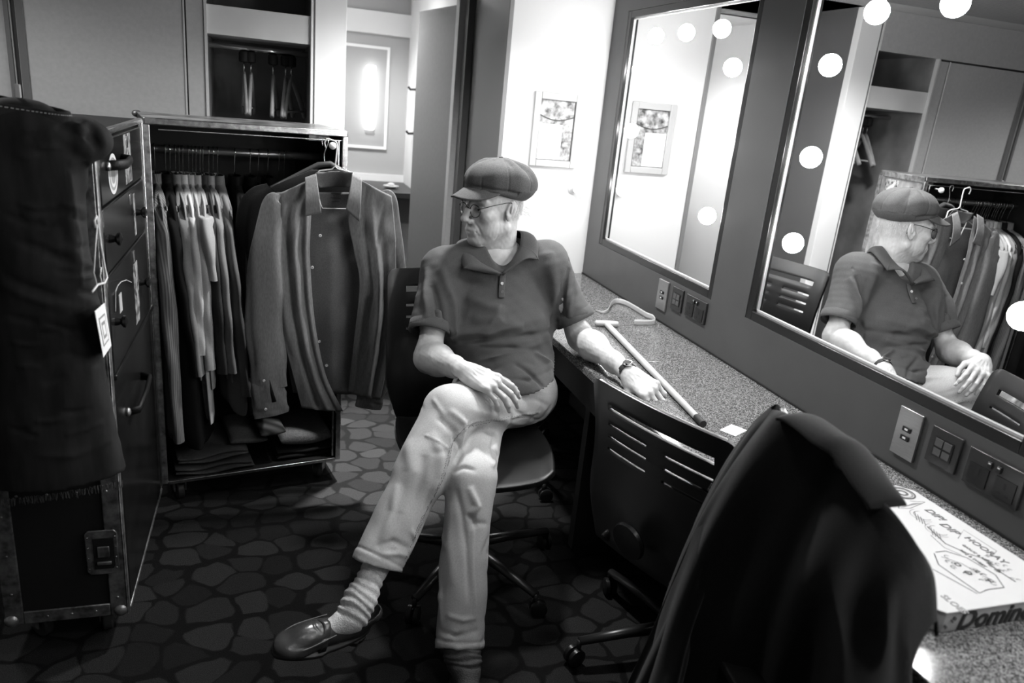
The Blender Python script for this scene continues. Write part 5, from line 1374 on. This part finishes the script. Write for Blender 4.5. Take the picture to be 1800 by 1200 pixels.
GL = [
 ('striped_jacket', 'grey finely striped jacket at the left end of the trunk rail', 'jacket', .040, .2, .93, .86, dict(m=M['pin'], th=.02, flare=.012, seed=1, lean=.01)),
 ('black_coat', 'long black coat second from the left on the trunk rail, flaring at the hem', 'coat', .075, .006, .98, .60, dict(th=.028, flare=.060, seed=2, lean=.055)),
 ('grey_shirt', 'grey shirt on the rail, just right of the long black coat', 'shirt', .108, .26, .70, .60, dict(seed=3, lean=.05)),
 ('pale_shirt', 'pale shirt on the rail with a long light tail', 'shirt', .132, .62, .88, .52, dict(seed=4, th=.022, lean=.045)),
 ('cream_shirt', 'pale grey shirt squeezed in the middle of the rail cluster', 'shirt', .152, .45, .74, .58, dict(seed=5, lean=.04)),
 ('short_sleeved_shirt', 'light grey short-sleeved shirt on the rail', 'shirt', .176, .42, .62, .24, dict(seed=6, short=True, lean=.03)),
 ('dark_shirt', 'dark shirt between the short-sleeved shirt and the denim shirt on the rail', 'shirt', .200, .05, .70, .60, dict(seed=7, lean=.04)),
 ('mid_grey_shirt', 'mid grey shirt on the rail left of the denim shirt', 'shirt', .220, .3, .72, .60, dict(seed=8, lean=.045)),
 ('chambray_shirt', 'long grey denim shirt at the right of the rail cluster', 'shirt', .250, .21, .86, .70, dict(seed=9, th=.030, flare=.04, lean=.05)),
 ('dark_jacket', 'black jacket on the rail, next right after the grey denim shirt', 'jacket', .310, .008, .86, .62, dict(seed=10, th=.028)),
 ('dark_jacket', 'black jacket on the rail behind the sleeve of the large hanging shirt', 'jacket', .365, .010, .84, .62, dict(seed=11, th=.026)),
 ('dark_jacket', 'black jacket farthest right on the rail, behind the large hanging shirt', 'jacket', .430, .008, .82, .62, dict(seed=12, th=.026)),
]
for nm, lb, ct_, lx, v, L, Ls, kw in GL:
    garment(nm, lb, ct_, lx, v, L, Ls, **kw)
for k, lx in enumerate([q[3] for q in GL]+[.09, .12, .165, .190, .235, .395, .47, .49]):
    rail_hanger(lx, 'thin metal clothes hanger among the row of hangers on the trunk rail', top=1.222 if k < 12 else 1.232)

M['blackcloth'] = cloth_mat('black_suiting', .008, .3, 260, .3, .85, sheen=0)
# ================================================================ THE LARGE HANGING SHIRT, and the black jacket behind it
M['denim_shirt'] = cloth_mat('faded_denim_shirt', .21, .16, 260, .10, .85, aniso=(1, 1, .25), sheen=0)
M['denim_in'] = cloth_mat('denim_inside', .15, .16, 260, .10, .85, sheen=0)
def sheet(left, right, y, name, m, parent, fold, nu=40, nv=60, th=.0022, slope=0.0, n=10):
    A = catmull([np.array(P(a, b, 'y', y+(c[0] if c else 0))) for a, b, *c in left], n); B = catmull([np.array(P(a, b, 'y', y+(c[0] if c else 0))) for a, b, *c in right], n)
    A = np.array(A); B = np.array(B)
    def ev(C, t): x = t*(len(C)-1); i = min(len(C)-2, int(x)); return C[i]*(1-(x-i))+C[i+1]*(x-i)
    def f(u, v):
        p = ev(A, v)*(1-u)+ev(B, v)*u; return p+np.array([0, fold(u, v)-slope*math.sin(u*PI), 0])
    return build(name, MB().grid(f, nu, nv), m, parent, smooth=True, solid=th)
YS = 2.70
shirt = wthing('denim_shirt', 'large faded denim shirt hanging open in front of the trunk', 'shirt', tuple(P(590, 330, 'y', YS)))
def folds(L, base=0):
    """folds: (amp, u at top, u at bottom, width, v start, v end)"""
    def f(u, v):
        r = base*math.sin(u*PI)
        for a_, u0, u1, w_, v0, v1 in L:
            if v0 < v < v1:
                k = .7*(math.sin((v-v0)/(v1-v0)*PI)**.5 if v1 < 1 else min(1, (v-v0)/.25))
                r += a_*k*math.exp(-((u-(u0+(u1-u0)*(v-v0)/(v1-v0)))/w_)**2)
        return r+.0022*math.sin(v*31+u*9)*math.sin(u*13+v*5)
    return f
sheet([(486, 338), (478, 420), (492, 560), (515, 690)], [(688, 338), (676, 430), (664, 560), (652, 694)], YS+.045, 'back_panel', M['denim_in'], shirt, folds([(.014, .35, .3, .09, .2, 1), (-.012, .5, .5, .07, .15, 1), (.012, .68, .72, .08, .3, 1)]))
sheet([(474, 347), (470, 400), (476, 470), (490, 560), (510, 640), (530, 716)], [(556, 309), (547, 375), (545, 460), (554, 570), (573, 660), (603, 722)], YS, 'front_panel', M['denim_shirt'], shirt,
      folds([(-.016, .30, .15, .10, .0, .75), (.016, .45, .38, .07, .05, 1), (-.014, .62, .62, .08, .1, 1), (.010, .78, .80, .05, .1, 1), (-.008, .9, .9, .05, .0, 1), (.008, .2, .5, .05, .05, .4)], -.012), nu=50, nv=80)
sheet([(620, 309), (612, 380), (622, 440), (632, 500), (622, 600), (612, 690)], [(688, 344), (694, 400), (696, 450), (694, 540), (686, 620), (668, 702)], YS, 'front_panel', M['denim_shirt'], shirt,
      folds([(.016, .35, .25, .08, .0, .8), (-.016, .5, .55, .08, .05, 1), (.012, .70, .72, .06, .2, 1), (-.010, .15, .12, .06, .3, 1), (.008, .8, .4, .05, .05, .5)], -.012), nu=44, nv=80)
def sleeve_px(path, y, name, wrinkle, parent, m, seed=0, r_y=.34):
    """sleeve along photo points (u, v, half-width in metres)"""
    C = np.array(catmull([np.append(np.array(P(a, b, 'y', y+(c[1] if len(c) > 1 else 0))), c[0]) for a, b, *c in path], 12)); n = len(C)
    rr = np.random.RandomState(seed); ph = rr.uniform(0, 6, 5)
    def f(u, v):
        i = int(round(v*(n-1))); c = C[i, :3]; r = C[i, 3]; a = u*2*PI; i0, i1 = max(0, i-1), min(n-1, i+1); d = C[i1, :3]-C[i0, :3]; d /= np.linalg.norm(d)
        sx = np.cross(d, (0, 1, 0)); sx /= np.linalg.norm(sx)
        wob = 1+.07*math.sin(3*a+ph[0]+v*4)+.05*math.sin(5*a+ph[1]-v*7)+wrinkle*(.6*math.sin(v*27+2.2*math.sin(a+ph[2])+ph[3])+.5*math.sin(v*15-2*math.sin(a+ph[4])))*(.25+.75*v)*.07
        return c+sx*math.cos(a)*r*wob+np.array([0, 1, 0])*math.sin(a)*r*r_y*wob
    return build(name, MB().grid(f, 40, n, cu=True), m, parent, smooth=True)
s1 = sleeve_px([(492, 342, .004), (480, 352, .026), (475, 385, .038), (470, 440, .056), (470, 510, .066), (466, 580, .062), (471, 640, .064), (474, 680, .060)], YS-.012, 'sleeve', 1.0, shirt, M['denim_shirt'], 3)
build('cuff_slit_shade', MB().tube([P(474, 668, 'y', YS-.062), P(478, 690, 'y', YS-.064), P(482, 706, 'y', YS-.062)], [.001, .006, .008], 8, flat=(1, .4)), M['blackcloth'], s1, smooth=True)  # solid dark strip standing in for the shaded cuff opening
cuf = sleeve_px([(470, 672, .056), (470, 690, .060), (474, 712, .062), (478, 728, .060)], YS-.014, 'cuff', .4, s1, M['denim_shirt'], 4)
s2 = sleeve_px([(672, 336, .004), (684, 346, .022), (689, 385, .026), (694, 450, .034), (693, 530, .042), (682, 600, .048), (668, 650, .054), (655, 690, .050)], YS+.02, 'sleeve', 1.0, shirt, M['denim_shirt'], 5)
sleeve_px([(655, 684, .050), (650, 700, .052), (646, 716, .050)], YS+.02, 'cuff', .4, s2, M['denim_shirt'], 6)
# collar
def leaf(pts, name='collar'):
    q = [np.array(P(a, b, 'y', YS+c)) for a, b, c in pts]
    def f(u, v):
        top = q[0]*(1-u)+q[1]*u; bot = q[3]*(1-u)+q[2]*u; return top*(1-v)+bot*v+np.array([0, -.012*math.sin(v*PI)*1.0, 0])
    return build(name, MB().grid(f, 14, 14), M['denim_shirt'], shirt, smooth=True, solid=.003)
leaf([(536, 312, -.018), (556, 305, -.012), (565, 374, -.045), (537, 380, -.045)]); leaf([(619, 305, -.012), (636, 314, -.018), (632, 390, -.045), (608, 368, -.045)])
sheet([(556, 303, -.012), (554, 318, .0), (562, 330, .01)], [(620, 303, -.012), (622, 318, .0), (614, 330, .01)], YS+.02, 'collar_stand', M['denim_in'], shirt, lambda u, v: .028*math.sin(u*PI), 20, 10)
build('size_print', MB().box(P(590, 340, 'y', YS+.038), (.03, .001, .004)).box(P(590, 348, 'y', YS+.038), (.036, .001, .003)).box(P(590, 354, 'y', YS+.038), (.028, .001, .003)), mat('faint_print', .07, .8), shirt)
for a, b in ((563, 414), (547, 372), (549, 470), (561, 600), (574, 642)):
    button(np.array(P(a, b, 'y', YS-.026)), .0055, shirt)
for a, b in ((464, 669), (467, 719)): button(np.array(P(a, b, 'y', YS-.055)), .0048, shirt)
hn = wthing('shirt_hanger', 'white wire hanger carrying the large denim shirt from the trunk rod', 'hanger', tuple(P(590, 300, 'y', YS+.01)))
kp = T(.612, -.030, 1.388)
wire = [kp+np.array([-.012, 0, .004]), kp+np.array([-.006, 0, .012]), kp+np.array([.004, 0, .012]), kp+np.array([.010, 0, .0])]
y_ = YS+.03
pts = [P(573, 260, 'y', y_), P(571, 250, 'y', y_), P(576, 244, 'y', y_), P(583, 246, 'y', y_), P(592, 252, 'y', y_), P(591, 275, 'y', y_), P(589, 293, 'y', y_)]
build('hook', MB().tube(catmull(pts, 6), .0024, 8), M['paper'], hn, smooth=True)
build('arm', MB().tube([P(a, b, 'y', y_) for a, b in ((632, 367), (600, 367), (567, 366), (563, 358), (556, 330), (556, 306), (562, 300), (584, 297), (589, 292), (594, 297), (612, 301), (621, 306), (622, 330), (626, 355), (634, 366))], .0024, 8), M['paper'], hn, smooth=True)
M['blackcloth'] = cloth_mat('black_suiting', .008, .3, 260, .3, .85)
bj = wthing('black_jacket', 'black suit jacket on a hanger directly behind the large denim shirt', 'jacket', tuple(P(560, 320, 'y', YS+.13)))
fj = lambda u, v: .012*math.sin(u*12)*v-.03*math.sin(u*PI)
sheet([(548, 298), (455, 345), (438, 430), (445, 560), (452, 690)], [(600, 296), (655, 345), (668, 430), (662, 560), (650, 660)], YS+.12, 'torso', M['blackcloth'], bj, fj)
sleeve_px([(480, 335, .03), (447, 365, .05), (438, 450, .052), (434, 560, .05), (440, 640, .045)], YS+.12, 'sleeve', .6, bj, M['blackcloth'], 8)
hb = wthing('jacket_hanger', 'broad dark hanger of the black suit jacket behind the denim shirt', 'hanger', tuple(P(570, 290, 'y', YS+.14)))
build('arm', MB().tube([P(455, 343, 'y', YS+.13), P(505, 318, 'y', YS+.13), P(560, 290, 'y', YS+.13), P(580, 288, 'y', YS+.13), P(600, 300, 'y', YS+.13), P(640, 330, 'y', YS+.13)], .011, 8), mat('hanger_dark', .05, .4), hb, smooth=True)
build('hook', MB().tube(catmull([P(567, 256, 'y', YS+.13), P(566, 246, 'y', YS+.13), P(572, 242, 'y', YS+.13), P(577, 250, 'y', YS+.13), P(570, 270, 'y', YS+.13), P(571, 289, 'y', YS+.13)], 5), .002, 8), M['chrome'], hb, smooth=True)

# ================================================================ FOLDED CLOTHES on the trunk floor
def folded(name, label, cat, lx0, lx1, y0, y1, z, h, m, layers=2, seed=0, tilt=0, group=None):
    rr = np.random.RandomState(seed+50); t = wthing(name, label, cat, tuple(T((lx0+lx1)/2, (y0+y1)/2, z)), group); hh = h/layers
    for k in range(layers):
        a0, a1, b0, b1 = lx0+rr.uniform(-.006, .012), lx1-rr.uniform(-.006, .015), y0+rr.uniform(0, .012), y1; zc = z+hh*(k+.5)
        def f(u, v, a0=a0, a1=a1, b0=b0, b1=b1, zc=zc, k=k):
            a = u*2*PI; x = a0+(a1-a0)*v; e = (math.sin(v*PI))**.25 if 0 < v < 1 else .02
            cy = (b0+b1)/2; ry = (b1-b0)/2; c, s_ = math.cos(a), math.sin(a)
            yy = cy+ry*math.copysign(abs(c)**.35, c)*(.96+.04*e); zz = zc+hh*.56*math.copysign(abs(s_)**.7, s_)*e+.004*math.sin(x*30+k)+tilt*(x-a0)
            return T(x, yy+.004*math.sin(x*24+k*2), zz)
        build('fold', MB().grid(f, 28, 30, cu=True), m, t, smooth=True)
    return t
zf = TZ0+.013
folded('folded_jeans', 'dark folded jeans at the bottom of the pile on the trunk floor', 'trousers', .04, .33, -.0, .30, zf, .034, cloth_mat('dark_denim', .06, .2, 150, .3), 2, 1)
folded('folded_trousers', 'folded dark grey trousers on top of the pile on the trunk floor', 'trousers', .05, .31, .01, .30, zf+.042, .032, cloth_mat('charcoal_cloth', .08, .2, 150, .3), 2, 2, tilt=.04)
folded('folded_cord_trousers', 'folded brushed trousers at the right of the pile on the trunk floor', 'trousers', .24, .40, .03, .30, zf+.086, .030, cloth_mat('moleskin', .10, .2, 150, .3), 1, 3)
folded('folded_sweater', 'thick folded grey sweater on the right of the trunk floor', 'sweater', .44, .655, .02, .30, zf+.055, .060, cloth_mat('grey_knit', .16, .2, 120, .6), 1, 4)
folded('folded_blanket', 'dark folded cloth beneath the grey sweater on the trunk floor', 'cloth', .43, .66, .02, .32, zf, .045, cloth_mat('dark_cloth', .012, .2, 120, .5), 2, 5)
folded('plaid_shirt', 'dark checked shirt folded beside the sweater on the trunk floor', 'shirt', .35, .46, .0, .25, zf+.125, .022, striped_mat('check_cloth', .01, .10, 9), 1, 6)

# ================================================================ DARK JEANS draped over the left half of the trunk
M['dark_jeans'] = cloth_mat('raw_denim', .022, .5, 9, .12, .8, sheen=.0, aniso=(3, 3, .6))
def dj():
    s = SDF((-1.06, 1.80, .50), (-.28, 2.12, 1.60), .0058)
    F2 = ((0, 1, 0), .45)
    s.cone((-.535, 1.935, 1.375), (-.530, 1.945, 1.00), .130, .125, 0, flat=F2); s.cone((-.530, 1.945, 1.00), (-.510, 1.94, .53), .125, .150, .02, flat=F2, cut=[((-.5, 1.9, .585), (.12, 0, -1))])
    s.cone((-.80, 1.955, 1.385), (-.82, 1.955, .53), .16, .15, .02, flat=((0, 1, 0), .35), cut=[((-.5, 1.9, .58), (.05, 0, -1))])
    s.cone((-.90, 1.98, 1.440), (-.50, 1.97, 1.440), .046, .046, .04); s.ell((-.405, 1.960, 1.428), (.058, .055, .046), .02)
    s.cone((-.42, 1.90, 1.455), (-.372, 1.91, 1.42), .012, .016, .012, sub=1)
    V, Fc = s.mesh(2); sf = Surf(V, Fc); p = sf.px
    p([(125, 195), (160, 225), (168, 260)], .012, -.012); p([(130, 190), (145, 215), (140, 260)], .012, .010); p([(150, 240), (158, 290), (155, 340)], .014, .010); p([(60, 250), (100, 240), (150, 255)], .016, .006)
    p([(120, 300), (130, 400), (140, 500)], .016, .008); p([(0, 480), (70, 510), (160, 540)], .012, -.006); p([(0, 500), (80, 530), (150, 535)], .012, .006); p([(20, 420), (80, 440), (150, 470)], .010, -.006)
    p([(40, 640), (120, 620), (180, 640)], .014, -.006); p([(60, 800), (130, 800), (200, 770)], .010, .005)
    p([(122, 300), (130, 360), (140, 420), (143, 500)], .003, .0025, taper=False)
    rk = np.random.RandomState(12)
    for k in range(34):
        u0, v0 = rk.uniform(0, 185), rk.uniform(200, 800); L_ = rk.uniform(30, 80); sl = rk.uniform(-.35, .25)
        p([(u0, v0), (u0+L_*.5, v0+L_*.5*sl+3), (u0+L_, v0+L_*sl)], rk.uniform(.005, .010), rk.choice([.0045, -.0045]))
    sf.noise(.004, 14, 61); sf.noise(.0008, 55, 62); return sf.done()
dk = wthing('draped_jeans', 'dark denim jeans draped over the left half of the trunk', 'trousers', (-.6, 1.96, .58))
nbuild('legs', dj(), M['dark_jeans'], dk)
wb = []
for k in range(34):
    a = 2*PI*k/34; wb.append((-.690+.268*math.cos(a), 1.930+.040*math.sin(a), 1.505-.032*math.cos(a)+.006*math.sin(a)))
build('waistband', MB().grid(lambda u, v: np.array(wb[int(round(u*34)) % 34])+np.array([0, 0, .050*(v-.7)]), 34, 4, cu=True), M['dark_jeans'], dk, smooth=True, solid=.004)
ws = MB()
for k in range(34): 
    a, b = np.array(wb[k]), np.array(wb[(k+1) % 34]); n_ = (a+b)/2-np.array([-.665, 1.985, a[2]]); n_ = n_/np.linalg.norm(n_)*.004
    for q_ in (0, .25, .5, .75): ws.tube([a+(b-a)*q_+n_+np.array([0, 0, .008]), a+(b-a)*(q_+.15)+n_+np.array([0, 0, .008])], .0009, 4)
build('stitching', ws, M['stitch_pale'], dk)
bl_ = P(30, 153, 'y', 1.935); build('belt_loop', MB().box((bl_.x, 1.936, 1.512), (.012, .006, .05)), M['stitch_pale'], dk, bevel=.002)
fr2 = MB(); rr = np.random.RandomState(3)
for k in range(150):
    t = k/149; x = -.366-.30*t; z = .592-.036*t; a = np.array([x+rr.uniform(-.003, .003), 1.878+.05*t*0+.055*abs(t*2-.9)**2*.3+rr.uniform(0, .01), z]); fr2.tube([a, a+np.array([rr.uniform(-.004, .004), rr.uniform(-.003, .003), -.012-.008*rr.rand()])], .0009, 4)
build('frayed_hem', fr2, mat('fray', .05, .9), dk)
# ================================================================ THINGS ON THE COUNTER
ZC = .75
M['cane'] = mat('pale_wood_cane', .45, .35, noise=.12, nscale=15)
cn = wthing('walking_cane', 'pale wooden walking stick with a crossbar handle lying along the counter', 'walking stick', (1.29, 2.3, ZC))
r = .0118
ha, hb2 = np.array([1.372, 2.700, ZC+.014]), np.array([1.270, 2.715, ZC+.014]); tip = np.array([1.196, 1.745, ZC+r+.0005])
build('shaft', MB().tube([np.array([1.318, 2.700, ZC+.013]), (np.array([1.318, 2.700, ZC])+tip)/2+np.array([0, 0, .006]), tip], [r*1.05, r, r*.85], 14), M['cane'], cn, smooth=True, ang=50)
build('handle', MB().tube([ha+(hb2-ha)*t for t in (0, .06, .3, .6, .94, 1)], [.006, .012, .0125, .013, .012, .006], 14), M['cane'], cn, smooth=True)
build('rubber_tip', MB().tube([tip+np.array([.004, .03, 0]), tip+np.array([-.003, -.02, 0])], .0108, 14), M['blackmatte'], cn, smooth=True, ang=50)
# curled strip of white card
path = [(1046, 546), (1058, 551), (1068, 549), (1073, 540), (1082, 534), (1098, 537), (1118, 548), (1134, 558), (1146, 563), (1150, 569), (1146, 572), (1114, 572)]
pp = [np.array(P(a, b, 'z', ZC+.0012)) for a, b in path]; cp = catmull(pp, 5)
def stf(u, v):
    i = int(round(u*(len(cp)-1))); t = i/(len(cp)-1); h = .006+.020*min(1, t*3.5)
    return cp[i]+np.array([0, 0, v*h])
tag(build('card_strip', MB().grid(stf, len(cp), 4), mat('thin_card', .45, .6), None, smooth=True, solid=.0006), 'curled strip of white card standing on the counter beyond the walking stick', 'card strip')
a_ = P(1272, 752, 'z', ZC)
tag(build('paper_slip', MB().box((a_.x+.02, a_.y-.02, ZC+.0012), (.07, .05, .0012), Matrix.Rotation(.5, 3, 'Z')), M['paper'], None), 'small slip of white paper on the counter between the two near chairs', 'paper')
# crumpled wrapper
rr = np.random.RandomState(8); wv_ = MB(); c_ = np.array(P(1517, 832, 'z', ZC+.012))
def wf(u, v):
    a = u*2*PI; th_ = v*PI; k = .022+.007*math.sin(5*a+3*v*7)+.005*math.sin(9*a-v*11)
    return c_+np.array([math.sin(th_)*math.cos(a)*k*.9, math.sin(th_)*math.sin(a)*k*2.0, -math.cos(th_)*.0105+.0005])
tag(build('crumpled_wrapper', MB().grid(wf, 26, 12, cu=True), mat('crinkled_foil', .35, .3, .6, noise=.5, nscale=60), None), 'crumpled shiny wrapper beside the pizza box', 'wrapper')
# pizza box
M['card'] = mat('white_card', .42, .6); M['card_in'] = mat('card_side', .36, .6)
M['ink'] = mat('black_ink', .012, .5); M['ink_grey'] = mat('grey_ink', .06, .6); M['ink_light'] = mat('light_ink', .18, .6)
pb = wthing('pizza_box', 'white printed cardboard pizza box on the counter at the right edge', 'pizza box', (1.31, 1.05, ZC))
X0, X1, Y0, Y1, zt = 1.135, 1.478, .838, 1.265, ZC+.044; ch = .028
oct_ = [(X0+ch, Y0), (X1-ch, Y0), (X1, Y0+ch), (X1, Y1-ch), (X1-ch, Y1), (X0+ch, Y1), (X0, Y1-ch), (X0, Y0+ch)]
build('tray', MB().prism(oct_, .042, None, (0, 0, ZC+.0005)), M['card_in'], pb, bevel=.0015)
o2 = [(X0-.003+ch, Y0-.003), (X1+.003-ch, Y0-.003), (X1+.003, Y0+ch), (X1+.003, Y1-ch), (X1+.003-ch, Y1+.003), (X0-.003+ch, Y1+.003), (X0-.003, Y1-ch), (X0-.003, Y0+ch)]
build('lid', MB().prism(o2, .003, None, (0, 0, zt-.0005)), M['card'], pb, bevel=.001)
ZT = zt+.0028
LM = frameM((0, -1, 0), (1, 0, 0))       # letters run towards the camera, their heads to the wall
LM = Matrix(((0, 1, 0), (-1, 0, 0), (0, 0, 1)))
def top_txt(s_, size, u, v, m, bold=.0, shear=0): 
    q = P(u, v, 'z', ZT); return txt(s_, size, m, 'lettering', pb, (q.x, q.y, ZT), LM, .0003, shear, bold=bold)
top_txt('DIP!', .027, 1624, 895, M['ink_grey'], .0005, .15); top_txt('DIP', .028, 1650, 920, M['ink_grey'], .0006, .15); top_txt('HOORAY', .023, 1694, 944, M['ink_grey'], .0004)
top_txt('GARLIC & HERB', .010, 1690, 957, M['ink_grey'], .0002); top_txt('BBQ & SWEET', .010, 1686, 966, M['ink_grey'], .0002)
top_txt('SLOES', .020, 1652, 1046, M['ink_light'], .0004)
def ring_top(u, v, r0, r1, m, n=40, ex=1.0, a0=0, a1=2*PI, z=0):
    c = P(u, v, 'z', ZT); vs = []; 
    for k in range(n+1):
        a = a0+(a1-a0)*k/n
        for r_ in (r0, r1): vs.append((c.x+r_*math.cos(a)*ex, c.y+r_*math.sin(a), ZT+.0003+z))
    return build('print', (vs, [(2*k, 2*k+1, 2*k+3, 2*k+2) for k in range(n)]), m, pb)
ring_top(1586, 866, .026, .030, M['ink_grey']); ring_top(1586, 866, .020, .0245, M['ink_light']); ring_top(1586, 866, .008, .014, M['ink_grey'])
def line_top(pts, r_, m, z=0): return build('print', MB().tube([P(a, b, 'z', ZT+.0002+z) for a, b in pts], r_, 4, flat=(.3, 1)), m, pb)
line_top([(1580, 878), (1580, 893)], .0012, M['ink_grey']); line_top([(1600, 880), (1626, 882), (1600, 893), (1582, 893)], .001, M['ink_light'])
for k in range(5): line_top([(1584+k*4, 892-k*1), (1606+k*3, 884)], .0006, M['ink_light'])
for cu_, cv_ in ((1622, 906), (1650, 932)):
    ring_top(cu_, cv_, .018, .0195, M['ink_grey'], a0=1.2, a1=5.0); ring_top(cu_, cv_, .026, .0275, M['ink_light'], a0=1.5, a1=4.7)
    for k in range(4): line_top([(cu_-14+k*5, cv_-6+k*4), (cu_-10+k*5, cv_+8+k*3)], .0008, M['ink_grey'])
line_top([(1630, 925), (1662, 955), (1700, 972), (1740, 985)], .0016, M['ink_grey']); line_top([(1636, 940), (1660, 962), (1690, 975)], .0010, M['ink_light'])
line_top([(1684, 946), (1694, 931), (1752, 968), (1742, 978), (1730, 976)], .0007, M['ink_grey'])
line_top([(1642, 972), (1650, 992), (1690, 1020), (1722, 1042), (1735, 1036), (1765, 1032), (1750, 1010), (1700, 980), (1662, 968), (1645, 970)], .0012, M['ink_grey'])
line_top([(1655, 978), (1690, 990), (1730, 1012), (1750, 1022)], .0009, M['ink_light']); line_top([(1640, 1000), (1680, 1022), (1718, 1043)], .0010, M['ink_grey'])
rr = np.random.RandomState(4)
for k in range(26):
    a = rr.rand(); b = rr.rand(); u = 1660+a*90; v = 978+a*44+b*16-4; ring_top(u, v, .002+.003*rr.rand(), .0035+.004*rr.rand(), M['ink_light'] if k % 2 else M['ink_grey'], 12, a1=rr.uniform(2, 6.2))
for k in range(14):
    a = rr.rand(); u = 1738+a*55; v = 985+a*30+rr.uniform(-10, 10); ring_top(u, v, .003, .006, M['ink_light'], 12, a1=rr.uniform(2, 5))
line_top([(1734, 988), (1760, 1006), (1785, 1022)], .0016, M['ink_grey'])
SM = Matrix(((1, 0, 0), (0, 0, -1), (0, 1, 0)))
txt("Domino's", .056, M['ink'], 'lettering', pb, (X0+.060, Y0-.0012, ZC+.004), SM, .0005, .18, bold=.0016)
for (a, sx) in (('5', .0), ('10', .012)):
    txt(a, .014, M['ink_grey'], 'lettering', pb, (X0+.034+sx, Y0-.0012, ZC+.008+sx*.9), SM @ Matrix.Rotation(.8, 3, 'Z'), .0004, bold=.0004)
